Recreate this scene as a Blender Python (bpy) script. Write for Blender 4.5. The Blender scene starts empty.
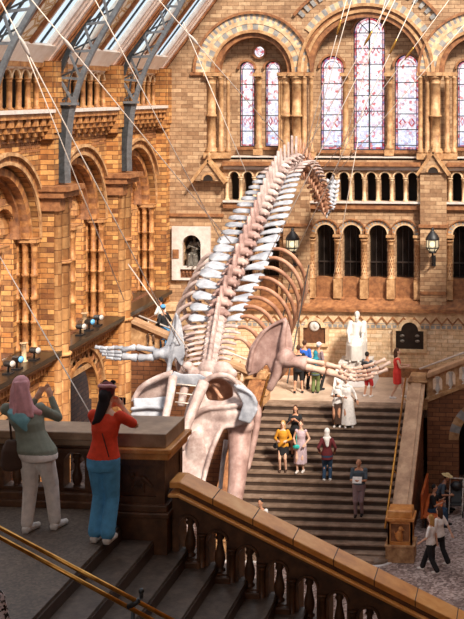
import bpy, bmesh, math, random
from math import sin, cos, pi, radians, sqrt
from mathutils import Vector, Matrix, geometry
random.seed(7)
V = Vector
SC = bpy.context.scene
COL = SC.collection
# ---------------------------------------------------------------- survey of the hall (metres)
TH = radians(5); FO = 1200.0; PX = 427.0; PY = 92.6; CZ = 14.1
ST, CT = sin(TH), cos(TH)
def ray(u, v): return (-ST*FO + CT*(u-PX), CT*FO + ST*(u-PX), -(v-PY))
def atY(u, v, Y):
    a, b, c = ray(u, v); t = Y/b; return V((a*t, Y, CZ + c*t))
def atZ(u, v, Z):
    a, b, c = ray(u, v); t = (Z-CZ)/c; return V((a*t, b*t, Z))
YE = 46.4            # north wall face
XL = -14.7           # west wall face
def ex(u): return atY(u, 0, YE).x
def ez(v): return CZ-(v-PY)*YE/1190.0
S = .0389
# ---------------------------------------------------------------- node helpers
def newmat(name):
    m = bpy.data.materials.new(name); m.use_nodes = True
    nt = m.node_tree; b = nt.nodes['Principled BSDF']
    return m, nt, b
def nd(nt, t, **k):
    n = nt.nodes.new(t)
    for a, b in k.items(): setattr(n, a, b)
    return n
def col(h): 
    r, g, b = [int(h[i:i+2], 16)/255 for i in (0, 2, 4)]
    f = lambda c: c/12.92 if c <= .04045 else ((c+.055)/1.055)**2.4
    return (f(r), f(g), f(b), 1)
def ramp(nt, fac, stops):
    r = nd(nt, 'ShaderNodeValToRGB'); e = r.color_ramp.elements
    e[0].position, e[0].color = stops[0][0], col(stops[0][1])
    e[1].position, e[1].color = stops[-1][0], col(stops[-1][1])
    for p, c in stops[1:-1]:
        x = e.new(p); x.color = col(c)
    nt.links.new(fac, r.inputs[0]); return r.outputs[0]
def math_(nt, op, a, b=None):
    n = nd(nt, 'ShaderNodeMath', operation=op)
    for i, x in enumerate((a, b)):
        if x is None: continue
        if isinstance(x, (int, float)): n.inputs[i].default_value = x
        else: nt.links.new(x, n.inputs[i])
    return n.outputs[0]
def sub(o, part):                     # a piece of a part
    o.parent = part; o.matrix_parent_inverse = Matrix.Identity(4); return o
def mixc(nt, fac, a, b, mode='MIX'):
    n = nd(nt, 'ShaderNodeMix', data_type='RGBA', blend_type=mode)
    for i, x in ((0, fac), (6, a), (7, b)):
        if isinstance(x, (int, float)): n.inputs[i].default_value = x
        elif isinstance(x, tuple): n.inputs[i].default_value = x
        else: nt.links.new(x, n.inputs[i])
    return n.outputs[2]
def noise(nt, vec, scale, detail=4, rough=.6):
    n = nd(nt, 'ShaderNodeTexNoise'); n.inputs['Scale'].default_value = scale
    n.inputs['Detail'].default_value = detail; n.inputs['Roughness'].default_value = rough
    nt.links.new(vec, n.inputs['Vector']); return n.outputs[0]
def bump(nt, b, h, s, d=.02):
    n = nd(nt, 'ShaderNodeBump'); n.inputs['Strength'].default_value = s; n.inputs['Distance'].default_value = d
    nt.links.new(h, n.inputs['Height']); nt.links.new(n.outputs[0], b.inputs['Normal'])
def wallvec(nt):
    g = nd(nt, 'ShaderNodeNewGeometry'); sp = nd(nt, 'ShaderNodeSeparateXYZ'); nt.links.new(g.outputs['Position'], sp.inputs[0])
    sn = nd(nt, 'ShaderNodeSeparateXYZ'); nt.links.new(g.outputs['True Normal'], sn.inputs[0])
    k = math_(nt, 'GREATER_THAN', math_(nt, 'ABSOLUTE', sn.outputs[0]), .6)
    m = nd(nt, 'ShaderNodeMix'); nt.links.new(k, m.inputs[0]); nt.links.new(sp.outputs[0], m.inputs[2]); nt.links.new(sp.outputs[1], m.inputs[3])
    c = nd(nt, 'ShaderNodeCombineXYZ'); nt.links.new(m.outputs[0], c.inputs[0]); nt.links.new(sp.outputs[2], c.inputs[1])
    return c.outputs[0], g.outputs['Position'], sp
def brick(name, c1, c2, mo, w=.46, h=.155, dark='5a3018', amt=.55, rough=.75):
    m, nt, b = newmat(name); vec, pos, sp = wallvec(nt)
    t = nd(nt, 'ShaderNodeTexBrick'); t.inputs['Scale'].default_value = 1
    t.inputs['Brick Width'].default_value = w; t.inputs['Row Height'].default_value = h
    t.inputs['Mortar Size'].default_value = .011; t.inputs['Color1'].default_value = col(c1); t.inputs['Color2'].default_value = col(c2)
    t.inputs['Mortar'].default_value = col(mo); nt.links.new(vec, t.inputs[0])
    t2 = nd(nt, 'ShaderNodeTexBrick'); t2.inputs['Scale'].default_value = 1; t2.offset_frequency = 2
    t2.inputs['Brick Width'].default_value = w; t2.inputs['Row Height'].default_value = h; t2.inputs['Bias'].default_value = -.25
    t2.inputs['Mortar Size'].default_value = 0; t2.inputs['Color1'].default_value = (1, 1, 1, 1); t2.inputs['Color2'].default_value = (0, 0, 0, 1)
    mp = nd(nt, 'ShaderNodeMapping'); mp.inputs['Location'].default_value = (w*37, h*22, 0); nt.links.new(vec, mp.inputs[0]); nt.links.new(mp.outputs[0], t2.inputs[0])
    n = noise(nt, pos, 1.3)
    f = math_(nt, 'MULTIPLY', math_(nt, 'SUBTRACT', 1.0, t2.outputs[0]), amt)
    f = math_(nt, 'MULTIPLY', f, math_(nt, 'MULTIPLY', n, 1.9))
    f2 = math_(nt, 'MINIMUM', f, 1.0)
    c = mixc(nt, f2, t.outputs[0], col(dark))
    c = mixc(nt, .5, c, ramp(nt, noise(nt, pos, 6), [(.3, '8d7d70'), (.7, 'ffffff')]), 'MULTIPLY')
    nt.links.new(c, b.inputs['Base Color']); b.inputs['Roughness'].default_value = rough
    bump(nt, b, math_(nt, 'ADD', math_(nt, 'MULTIPLY', t.outputs[1], -1.0), noise(nt, pos, 18)), .5)
    return m
def stone(name, stops, scale=5, rough=.6, bs=.25, metal=0, spec=.5, obj=False):
    m, nt, b = newmat(name)
    if obj: p = nd(nt, 'ShaderNodeTexCoord').outputs['Object']
    else: p = nd(nt, 'ShaderNodeNewGeometry').outputs['Position']
    n = noise(nt, p, scale, 6, .65)
    nt.links.new(ramp(nt, n, stops), b.inputs['Base Color'])
    b.inputs['Roughness'].default_value = rough; b.inputs['Metallic'].default_value = metal
    b.inputs['Specular IOR Level'].default_value = spec
    if bs: bump(nt, b, noise(nt, p, scale*4), bs, .01)
    return m
def flat(name, c, rough=.6, metal=0, emit=0, fab=False):
    m, nt, b = newmat(name)
    p = nd(nt, 'ShaderNodeTexCoord').outputs['Object']
    k = noise(nt, p, 14)
    cc = mixc(nt, 1.0, col(c), ramp(nt, k, [(.3, 'e4e4e4'), (.65, 'ffffff')]), 'MULTIPLY')
    nt.links.new(cc, b.inputs['Base Color']); b.inputs['Roughness'].default_value = rough; b.inputs['Metallic'].default_value = metal
    if emit:
        b.inputs['Emission Color'].default_value = col(c); b.inputs['Emission Strength'].default_value = emit
    if fab: bump(nt, b, noise(nt, p, 5, 1), .35, .03)
    return m
M = {}
M['brickW'] = brick('west_brick', 'b9773a', 'dca562', '653c1e', dark='613213', amt=1.0)
M['brickN'] = brick('north_brick', 'b08a66', 'ccaa84', '8c6a4c', dark='7d5638', amt=.8)
M['brickB'] = brick('buff_brick', 'eccaa0', 'f6dfbd', 'c9a37c', dark='cf9a62', amt=.6)
M['brickD'] = brick('umber_brick', '7d4c2b', '9b6540', '4a2a17', dark='552e18')
M['terra'] = stone('terracotta', [(.3, '80583a'), (.5, 'ac8258'), (.7, 'cfa87c')], 4)
M['shaftb'] = brick('shaft_blocks', 'b97f48', 'd9a56c', '6b4225', w=.6, h=.36, dark='8a5328', amt=.7)
M['terraL'] = stone('pale_terracotta', [(.3, 'a5835f'), (.5, 'cbaa84'), (.7, 'e6cda8')], 4)
M['terraD'] = stone('umber_terracotta', [(.3, '5c3721'), (.5, '8a5a37'), (.7, 'a9764b')], 5)
M['slate'] = stone('slate_terracotta', [(.3, '6f6d6c'), (.5, '8d8a86'), (.7, 'a8a299')], 4)
M['void'] = stone('shade_and_joint_brown', [(.3, '18100b'), (.7, '2c1d13')], 3)  # near-black: shade of passages and recesses put into the colour, also joints, frames
M['darkglass'] = stone('smoked_glass', [(.3, '0c0a09'), (.7, '1c1613')], 2, .15, 0)
M['cream'] = stone('cream_plaster', [(.3, 'e4cdb8'), (.7, 'fbeee0')], 2, .7)
M['pink'] = stone('pink_painted_timber', [(.3, 'd8bcab'), (.7, 'f4e0d2')], 3, .6)
M['timber'] = stone('brown_timber', [(.3, '6b3f24'), (.5, '945c36'), (.7, 'b07a4e')], 5, .6)
M['iron'] = stone('painted_iron', [(.3, '2f3335'), (.7, '50555a')], 6, .45, .1, .5)
M['ironL'] = stone('grey_painted_iron', [(.3, '5d6064'), (.7, '83878c')], 6, .45, .1, .4)
M['sill'] = stone('lead_sill', [(.3, 'b9aba1'), (.7, 'd9cfc6')], 5, .6)
M['coping'] = stone('worn_coping', [(.25, '9a5c28'), (.5, 'c98645'), (.75, 'e5b071')], 3.5, .38, .12)
M['coping2'] = stone('grey_worn_coping', [(.25, '6e5644'), (.5, '94785f'), (.75, 'b3977b')], 3.5, .42, .12)
M['copingF'] = stone('honey_coping', [(.25, 'b8702f'), (.5, 'dc9548'), (.75, 'f0b873')], 2.5, .4, .1)
M['terraW'] = stone('west_terracotta', [(.3, '6f4426'), (.5, 'a56e3d'), (.7, 'cf9a62')], 4)
M['copingS'] = stone('pinkish_coping', [(.25, '8e6848'), (.5, 'b58e6c'), (.75, 'd8b48f')], 2.5, .45, .12)
M['fgstone'] = stone('brown_stone', [(.3, '3c2518'), (.5, '583924'), (.7, '714c31')], 6, .5)
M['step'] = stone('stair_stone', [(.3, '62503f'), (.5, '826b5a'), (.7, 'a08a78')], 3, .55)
M['riser'] = stone('shaded_riser_stone', [(.3, '2e211a'), (.7, '4d3a2e')], 3, .6)  # dark copy of the stair stone, the risers' shade is in the colour
M['stepF'] = stone('worn_step_stone', [(.3, '3d342e'), (.5, '564a42'), (.7, '6b5d52')], 9, .4)
M['landing'] = stone('landing_stone', [(.3, 'a88e7a'), (.5, 'c4aa94'), (.7, 'dcc6b2')], 1.2, .4, .05)
M['marble'] = stone('white_marble', [(.3, 'bdb6ae'), (.7, 'dcd7d1')], 3, .45, .1, obj=True)
M['plinthW'] = stone('white_plinth', [(.3, 'd6d2d0'), (.7, 'f3f0ee')], 2, .5, 0)
M['bronze'] = stone('dark_bronze', [(.3, '4a443e'), (.7, '8d867c')], 9, .35, .2, .4)
M['brass'] = stone('brass', [(.3, 'a4702c'), (.7, 'dba85a')], 8, .28, 0, .9)
M['bone'] = stone('old_bone', [(.28, '77605a'), (.5, 'ad968e'), (.72, 'd6c8c2')], 2.6, .6, .5)
M['boneP'] = stone('pink_bone', [(.28, '6e5048'), (.5, 'a08077'), (.72, 'c8aca2')], 2.2, .6, .5)
M['boneB'] = stone('brown_bone', [(.28, '6d4530'), (.5, 'a5755a'), (.72, 'cda58a')], 2.2, .6, .4)
M['boneT'] = stone('tan_bone', [(.28, '9a7560'), (.5, 'c9a591'), (.72, 'ecd6c8')], 2.2, .6, .4)
M['boneW'] = stone('white_bone', [(.28, '777981'), (.5, 'a3a5ac'), (.72, 'cbcccf')], 2.6, .6, .4)
M['steelrod'] = flat('steel', '55504c', .4, .6)
M['cable'] = flat('cable', 'd9c9bb', .5, .2)
M['lamp'] = flat('lamp_glow', 'ffe0a8', .3, 0, 2.5)
M['plaque'] = stone('black_plaque', [(.3, '17130f'), (.7, '2d251e')], 5, .3, .1)
M['wood'] = stone('panel_oak', [(.3, '3e2416'), (.5, '5e3a24'), (.7, '754b30')], 5, .5)
M['bench'] = stone('orange_bench', [(.3, 'b04f22'), (.7, 'd8753a')], 3, .5, 0)
M['black'] = flat('black_plastic', '1b1a1c', .5)
M['lens'] = flat('blue_lens', '6fb8e8', .2)
# terrazzo floor
def terrazzo(name, a, b_, c, sc=14):
    m, nt, b = newmat(name); p = nd(nt, 'ShaderNodeNewGeometry').outputs['Position']
    v = nd(nt, 'ShaderNodeTexVoronoi'); v.inputs['Scale'].default_value = sc; nt.links.new(p, v.inputs['Vector'])
    r = ramp(nt, v.outputs['Color'], [(.15, a), (.5, b_), (.85, c)])
    cc = mixc(nt, .6, r, ramp(nt, noise(nt, p, .9, 5), [(.35, '8f8583'), (.65, 'ffffff')]), 'MULTIPLY')
    nt.links.new(cc, b.inputs['Base Color']); b.inputs['Roughness'].default_value = .55; return m
M['mosaic'] = terrazzo('mosaic_floor', '6f5c57', 'a8938d', 'd8c8c2')
M['fgfloor'] = terrazzo('terrazzo_landing', '54473e', '64564b', '776759', 40)
# gold scroll panels
def scroll():
    m, nt, b = newmat('gilded_panel'); p = nd(nt, 'ShaderNodeNewGeometry').outputs['Position']
    v = nd(nt, 'ShaderNodeTexVoronoi'); v.feature = 'DISTANCE_TO_EDGE'; v.inputs['Scale'].default_value = 2.6; nt.links.new(p, v.inputs['Vector'])
    nt.links.new(ramp(nt, math_(nt, 'ADD', v.outputs[0], math_(nt, 'MULTIPLY', noise(nt, p, 9), .25)), [(.12, 'f3e6d2'), (.2, 'b9823e'), (.3, 'd8b070'), (.36, 'f3e6d2')]), b.inputs['Base Color'])
    return m
M['scroll'] = scroll()
def skyglass():
    m, nt, b = newmat('skylight_glass'); out = nt.nodes['Material Output']
    t = nd(nt, 'ShaderNodeBsdfTransparent'); t.inputs[0].default_value = (.86, .93, .97, 1)
    g = nd(nt, 'ShaderNodeBsdfGlossy'); g.inputs['Roughness'].default_value = .15
    mx = nd(nt, 'ShaderNodeMixShader'); mx.inputs[0].default_value = .08
    nt.links.new(t.outputs[0], mx.inputs[1]); nt.links.new(g.outputs[0], mx.inputs[2]); nt.links.new(mx.outputs[0], out.inputs[0]); return m
M['glass'] = skyglass()
def stained():
    m, nt, b = newmat('stained_glass'); vec, p, sp = wallvec(nt)
    v = nd(nt, 'ShaderNodeTexVoronoi'); v.inputs['Scale'].default_value = 9.5; v.inputs['Randomness'].default_value = .75; nt.links.new(vec, v.inputs['Vector'])
    e = nd(nt, 'ShaderNodeTexVoronoi'); e.feature = 'DISTANCE_TO_EDGE'; e.inputs['Scale'].default_value = 9.5; e.inputs['Randomness'].default_value = .75; nt.links.new(vec, e.inputs['Vector'])
    z = sp.outputs[2]
    s = nd(nt, 'ShaderNodeSeparateXYZ'); nt.links.new(v.outputs['Color'], s.inputs[0])
    base = ramp(nt, s.outputs[0], [(.0, 'ffffff'), (.45, 'fff4f2'), (.62, 'efe4ee'), (.74, 'dcd8ee'), (.84, 'f6d6d4'), (.93, 'e9a29c'), (.97, 'd06a66')])
    blue = ramp(nt, s.outputs[1], [(.0, 'f4f6fc'), (.45, 'dde2f3'), (.7, 'c2cae8'), (.88, 'a3add8'), (.95, 'cf6a70')])
    lo = ramp(nt, math_(nt, 'MULTIPLY', math_(nt, 'SUBTRACT', z, 11.9), .3), [(.0, 'ffffff'), (.6, '404040'), (1., '000000')])
    c = mixc(nt, lo, base, blue)
    ln = math_(nt, 'GREATER_THAN', e.outputs[0], .04)
    c = mixc(nt, ln, mixc(nt, .5, c, col('7d86a8')), c)
    nt.links.new(c, b.inputs['Emission Color']); b.inputs['Emission Strength'].default_value = 1.02
    b.inputs['Base Color'].default_value = (.05, .05, .06, 1); b.inputs['Roughness'].default_value = .3
    return m
M['stained'] = stained()
def redborder():
    m, nt, b = newmat('red_glass_border'); vec, p, sp = wallvec(nt)
    v = nd(nt, 'ShaderNodeTexVoronoi'); v.inputs['Scale'].default_value = 9; nt.links.new(vec, v.inputs['Vector'])
    s = nd(nt, 'ShaderNodeSeparateXYZ'); nt.links.new(v.outputs['Color'], s.inputs[0])
    c = ramp(nt, s.outputs[0], [(.0, 'f6d9dc'), (.35, 'c8343c'), (.5, 'f2c4c6'), (.7, '8f86b8'), (.9, 'b32a38')])
    nt.links.new(c, b.inputs['Emission Color']); b.inputs['Emission Strength'].default_value = .8
    b.inputs['Base Color'].default_value = (.05, .02, .02, 1); return m
M['redglass'] = redborder()
def daylit():
    m, nt, b = newmat('daylit_pane'); b.inputs['Base Color'].default_value = (.8, .8, .8, 1)
    b.inputs['Emission Color'].default_value = (1, .93, .84, 1); b.inputs['Emission Strength'].default_value = 3.2
    return m
M['pane'] = daylit()
def pattern_cloth(name, a, b_, sc):
    m, nt, b = newmat(name); p = nd(nt, 'ShaderNodeTexCoord').outputs['Object']
    v = nd(nt, 'ShaderNodeTexVoronoi'); v.inputs['Scale'].default_value = sc; nt.links.new(p, v.inputs['Vector'])
    r = ramp(nt, v.outputs['Color'], [(.44, a), (.5, b_)]); r2 = r
    nt.links.new(r2, b.inputs['Base Color']); b.inputs['Roughness'].default_value = .8; return m

# ---------------------------------------------------------------- mesh builder
class MB:
    def __init__(s): s.v = []; s.f = []; s.sm = []; s.mi = []; s.cur = 0
    def add(s, vs, fs, smooth=False):
        o = len(s.v); s.v += [tuple(p) for p in vs]
        for f in fs: s.f.append(tuple(o+i for i in f)); s.sm.append(smooth); s.mi.append(s.cur)
        return s
    def box(s, a, b, taper=0):
        x0, y0, z0 = a; x1, y1, z1 = b; t = taper
        if x0 > x1: x0, x1 = x1, x0
        if y0 > y1: y0, y1 = y1, y0
        if z0 > z1: z0, z1 = z1, z0
        return s.add([(x0, y0, z0), (x1, y0, z0), (x1, y1, z0), (x0, y1, z0), (x0+t, y0+t, z1), (x1-t, y0+t, z1), (x1-t, y1-t, z1), (x0+t, y1-t, z1)],
              [(0, 3, 2, 1), (4, 5, 6, 7), (0, 1, 5, 4), (1, 2, 6, 5), (2, 3, 7, 6), (3, 0, 4, 7)])
    def beam(s, p, q, w, h, up=(0, 0, 1)):
        p, q = V(p), V(q); d = (q-p).normalized(); u = V(up); r = d.cross(u).normalized(); u = r.cross(d).normalized()
        vs = [c + r*(i*w/2) + u*(j*h/2) for c in (p, q) for i, j in ((-1, -1), (1, -1), (1, 1), (-1, 1))]
        return s.add(vs, [(0, 1, 2, 3), (7, 6, 5, 4), (0, 4, 5, 1), (1, 5, 6, 2), (2, 6, 7, 3), (3, 7, 4, 0)])
    def lathe(s, c, prof, n=12, sq=1.0):
        vs = []; c = V(c)
        for r, z in prof:
            for i in range(n):
                a = 2*pi*(i+.5)/n; vs.append((c.x+r*cos(a), c.y+r*sin(a)*sq, c.z+z))
        fs = [(k*n+i, k*n+(i+1) % n, (k+1)*n+(i+1) % n, (k+1)*n+i) for k in range(len(prof)-1) for i in range(n)]
        fs += [tuple(range(n))[::-1], tuple(range((len(prof)-1)*n, len(prof)*n))]
        return s.add(vs, fs, n > 5)
    def tube(s, pts, rad, n=8, sx=1.0, up=None):
        pts = [V(p) for p in pts]; m = len(pts)
        if not isinstance(rad, (list, tuple)): rad = [rad]*m
        vs = []; pu = None
        for i, p in enumerate(pts):
            d = (pts[min(i+1, m-1)]-pts[max(i-1, 0)]).normalized()
            if pu is None: pu = V(up) if up else (V((0, 0, 1)) if abs(d.z) < .9 else V((0, 1, 0)))
            r = d.cross(pu)
            r = r.normalized() if r.length > 1e-6 else V((1, 0, 0))
            pu = r.cross(d).normalized()
            for k in range(n):
                a = 2*pi*k/n; vs.append(p + r*(cos(a)*rad[i]*sx) + pu*(sin(a)*rad[i]))
        fs = [(k*n+i, k*n+(i+1) % n, (k+1)*n+(i+1) % n, (k+1)*n+i) for k in range(m-1) for i in range(n)]
        fs += [tuple(range(n))[::-1], tuple(range((m-1)*n, m*n))]
        return s.add(vs, fs, True)
    def ell(s, c, r, n=12, m=8, rot=None):
        c = V(c); vs = []; 
        if not isinstance(r, (tuple, list)): r = (r, r, r)
        for j in range(m+1):
            ph = pi*j/m
            for i in range(n):
                a = 2*pi*i/n; p = V((r[0]*sin(ph)*cos(a), r[1]*sin(ph)*sin(a), r[2]*cos(ph)))
                if rot is not None: p = rot @ p
                vs.append(c+p)
        fs = [(j*n+i, (j+1)*n+i, (j+1)*n+(i+1) % n, j*n+(i+1) % n) for j in range(m) for i in range(n)]
        return s.add(vs, fs, True)
    def cap(s, a, b, ra, rb, n=10):
        a, b = V(a), V(b); d = (b-a); L = d.length
        if L < 1e-5: return s.ell(a, ra)
        d /= L; pts = []; rr = []
        for t in (-1, -.8, -.45): pts.append(a+d*ra*t); rr.append(max(.12*ra, ra*sqrt(max(0, 1-t*t))))
        for t in (0, .5, 1): pts.append(a+d*L*t); rr.append(ra+(rb-ra)*t)
        for t in (.45, .8, 1): pts.append(b+d*rb*t); rr.append(max(.12*rb, rb*sqrt(max(0, 1-t*t))))
        return s.tube(pts, rr, n)
    def loft(s, rings, n=16, wav=0, wn=7):   # rings: (center, rx, ry[, rot])
        vs = []
        for q in rings:
            c, rx, ry = V(q[0]), q[1], q[2]; rt = q[3] if len(q) > 3 else 0
            for i in range(n):
                a = 2*pi*i/n; k = 1+wav*sin(wn*a)*(q[4] if len(q) > 4 else 1)
                x, y = rx*cos(a)*k, ry*sin(a)*k; vs.append((c.x+x*cos(rt)-y*sin(rt), c.y+x*sin(rt)+y*cos(rt), c.z))
        m = len(rings); fs = [(k*n+i, k*n+(i+1) % n, (k+1)*n+(i+1) % n, (k+1)*n+i) for k in range(m-1) for i in range(n)]
        fs += [tuple(range(n))[::-1], tuple(range((m-1)*n, m*n))]
        return s.add(vs, fs, True)
    def plate(s, outer, holes, f, d0, d1):
        polys = [[V((a, b, 0)) for a, b in pl] for pl in [outer]+list(holes)]
        tris = geometry.tessellate_polygon(polys)
        flat_ = [p for pl in polys for p in pl]; n = len(flat_)
        vs = [f(p.x, p.y, d0) for p in flat_] + [f(p.x, p.y, d1) for p in flat_]
        fs = [tuple(t) for t in tris] + [tuple(i+n for i in reversed(t)) for t in tris]; o = 0
        for pl in polys:
            k = len(pl)
            for i in range(k): j = (i+1) % k; fs.append((o+i, o+j, o+j+n, o+i+n))
            o += k
        return s.add(vs, fs)
    def build(s, name, mat, parent=None, rm=None, sub=0, bev=0, mats=None):
        me = bpy.data.meshes.new(name); me.from_pydata(s.v, [], s.f); me.polygons.foreach_set('use_smooth', s.sm)
        for m_ in (mats or [mat]): me.materials.append(M[m_] if isinstance(m_, str) else m_)
        if mats: me.polygons.foreach_set('material_index', s.mi)
        bm = bmesh.new(); bm.from_mesh(me); bmesh.ops.recalc_face_normals(bm, faces=bm.faces); bm.to_mesh(me); bm.free()
        o = bpy.data.objects.new(name, me); COL.objects.link(o)
        if rm:
            r = o.modifiers.new('r', 'REMESH'); r.mode = 'VOXEL'; r.voxel_size = rm; r.use_smooth_shade = True
            q = o.modifiers.new('s', 'SMOOTH'); q.iterations = 4 if not sub else sub; q.factor = .5
            dg = bpy.context.evaluated_depsgraph_get(); dg.update()
            nm = bpy.data.meshes.new_from_object(o.evaluated_get(dg)); o.modifiers.clear(); o.data = nm
            nm.name = name
            if not nm.materials: nm.materials.append(M[mat] if isinstance(mat, str) else mat)
        if bev:
            b = o.modifiers.new('b', 'BEVEL'); b.width = bev; b.segments = 2; b.limit_method = 'ANGLE'
        if parent: o.parent = parent
        return o
FN = lambda a, b, d: (a, d, b)      # plates facing south
FW = lambda a, b, d: (d, a, b)      # plates facing east
def tag(o, label=None, cat=None, group=None, kind=None):
    if label: o['label'] = label
    if cat: o['category'] = cat
    if group: o['group'] = group
    if kind: o['kind'] = kind
    return o
def thing(name, label, cat, loc, rz=0, group=None):
    o = bpy.data.objects.new(name, None); COL.objects.link(o); o.location = loc; o.rotation_euler = (0, 0, rz); o.empty_display_size = .1
    return tag(o, label, cat, group)
def put(o, root):                    # parent a mesh built in hall coordinates without moving it
    o.parent = root; o.matrix_parent_inverse = (Matrix.Translation(root.location) @ root.rotation_euler.to_matrix().to_4x4()).inverted(); return o
def arch(c, w, zb, zs, n=14):        # half width w, spring zs
    return [(c-w, zb), (c+w, zb)] + [(c+w*cos(pi*i/n), zs+w*sin(pi*i/n)) for i in range(n+1)]
def band(mb, c, zs, r0, r1, f, d0, d1, n=24, par=None, a0=0, a1=pi):
    for i in range(n):
        if par is not None and i % 2 != par: continue
        t0, t1 = a0+(a1-a0)*i/n, a0+(a1-a0)*(i+1)/n; tm = (t0+t1)/2
        pl = [(c+r*cos(t), zs+r*sin(t)) for r, t in ((r0, t0), (r1, t0), (r1, tm), (r1, t1), (r0, t1), (r0, tm))]
        mb.plate(pl, [], f, d0, d1)
def column(mb, c, r, h, rings=(), n=12, capr=1.6):
    ch = min(.3, h*.13); bh = min(.2, h*.09)
    p = [(r*1.6, 0), (r*1.6, bh*.4), (r*1.35, bh*.6), (r*1.4, bh*.8), (r, bh)]
    for q in rings: z = bh+(h-ch-bh)*q; p += [(r, z-.05), (r*1.3, z-.035), (r*1.3, z+.035), (r, z+.05)]
    p += [(r, h-ch), (r*1.15, h-ch*.95), (r, h-ch*.85), (r*capr*.9, h-ch*.3), (r*capr*1.05, h-ch*.25), (r*capr*1.05, h)]
    mb.lathe(c, p, n)
def balprof(h, r): return [(r, 0), (r, h*.08), (r*.6, h*.12), (r*.75, h*.16), (r*1.0, h*.3), (r*.95, h*.4), (r*.55, h*.62), (r*.5, h*.72), (r*.85, h*.78), (r*.6, h*.84), (r*.95, h*.92), (r*.95, h)]
# ================================================================ THE SETTING
# ground floor
mb = MB(); mb.box((-19, -2, -.2), (2.2, 48, 0)); tag(mb.build('floor', 'mosaic'), kind='structure')
# ---- west wall
BAYS = [(24.1, 29.7), (29.7, 35.3), (35.3, 40.9), (40.9, 46.4)]
SP = 9.74; R1 = 2.32
holes = []; gal = []
for a, b in BAYS:
    c = (a+b)/2
    holes.append(arch(c, R1, 6.35, SP, 24)); holes.append(arch(c, 1.55, .05, 3.7, 20))
    n = 7; w0 = (b-a-1.2)/n
    for i in range(n): gal.append((a+.6+w0*(i+.5)))
    holes.append([(a+.62, 13.62), (b-.62, 13.62), (b-.62, 14.86), (a+.62, 14.86)])
mb = MB(); mb.plate([(20, 0), (YE+.6, 0), (YE+.6, 15.05), (20, 15.05)], holes, FW, XL, XL-.22)
WW = tag(mb.build('wall_west', 'brickW'), kind='structure')
mb = MB()
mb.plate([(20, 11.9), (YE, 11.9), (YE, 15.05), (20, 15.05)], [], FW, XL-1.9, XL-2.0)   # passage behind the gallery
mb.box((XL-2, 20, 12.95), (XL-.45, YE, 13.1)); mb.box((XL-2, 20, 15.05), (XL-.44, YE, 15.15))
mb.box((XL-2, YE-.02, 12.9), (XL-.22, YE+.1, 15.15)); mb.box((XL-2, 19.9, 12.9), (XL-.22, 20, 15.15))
mb.build('passage_wall', 'void', WW)  # near-black backing, so the gallery openings read as shade
# trims
tl = MB(); td = MB(); tt = MB(); sl = MB()
for a, b in BAYS:
    c = (a+b)/2
    band(tl, c, SP, R1, R1+.1, FW, XL+.06, XL-.5, 28)
    band(tt, c, SP, R1+.1, R1+.26, FW, XL+.03, XL-.02, 60, 0); band(td, c, SP, R1+.1, R1+.26, FW, XL+.03, XL-.02, 60, 1)
    band(tl, c, SP, R1+.26, R1+.36, FW, XL+.14, XL-.02, 28)
    band(tt, c, SP, R1-.3, R1-.08, FW, XL-.2, XL-.75, 34, 0); band(td, c, SP, R1-.3, R1-.08, FW, XL-.2, XL-.74, 34, 1); band(td, c, SP, R1-.4, R1-.3, FW, XL-.45, XL-.75, 28)
    band(tt, c, 3.7, 1.55, 1.7, FW, XL+.05, XL-.3, 24); band(td, c, 3.7, 1.7, 2.0, FW, XL+.03, XL-.02, 30, 0); band(tl, c, 3.7, 2.0, 2.12, FW, XL+.1, XL-.02, 24)
    # diaper panels in the spandrels
    for k in range(10):
        for j in range(3):
            for sgn in (-1, 1):
                y = c+sgn*(1.0+.14*k); z = 12.62-.12*j
                if (y-c)**2+(z-SP)**2 > 2.72**2: td.box((XL, y-.045, z-.04), (XL+.02, y+.045, z+.04))
    # corbel table
    n = 8; w0 = (b-a-1.2)/n
    for i in range(n+1):
        y = a+.6+w0*i
        tt.box((XL, y-.15, 13.12), (XL+.42, y+.15, 13.34)); tt.box((XL, y-.12, 12.95), (XL+.32, y+.12, 13.12)); tt.box((XL, y-.09, 12.8), (XL+.2, y+.09, 12.95)); tt.box((XL, y-.06, 12.66), (XL+.1, y+.06, 12.8))
        if i < n: band(td, y+w0/2, 13.0, .1, .2, FW, XL+.2, XL, 8)
    td.box((XL, a+.6, 12.66), (XL+.05, b-.6, 12.72))
    tt.box((XL, a+.6, 13.34), (XL+.48, b-.6, 13.5)); sl.box((XL-.3, a+.6, 13.5), (XL+.55, b-.6, 13.6))
    tt.box((XL, a+.6, 14.85), (XL+.16, b-.6, 15.05))
    # ledge with frieze over the ground arches
    tl.box((XL, a+.6, 6.12), (XL+.55, b-.6, 6.2)); td.box((XL, a+.6, 5.98), (XL+.42, b-.6, 6.12))
    for i in range(22):
        y = a+.6+(b-a-1.2)*(i+.5)/22; tt.box((XL, y-.06, 5.72), (XL+.25, y+.06, 5.98))
    tl.box((XL, a+.6, 5.6), (XL+.08, b-.6, 5.68)); td.box((XL, a+.6, 5.3), (XL+.03, b-.6, 5.45)); tl.box((XL, a+.6, 4.95), (XL+.03, b-.6, 5.12))
tl.build('archivolt', 'terra', WW); td.build('dark_band', 'terraD', WW); tt.build('corbel_table', 'terraW', WW); sl.build('window_sill', 'sill', WW)
mb = MB(); 
for a, b in BAYS: mb.box((XL-.6, a+.3, 6.2), (XL+.62, b-.3, 6.34))
mb.build('ledge', 'plaque', WW)
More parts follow.
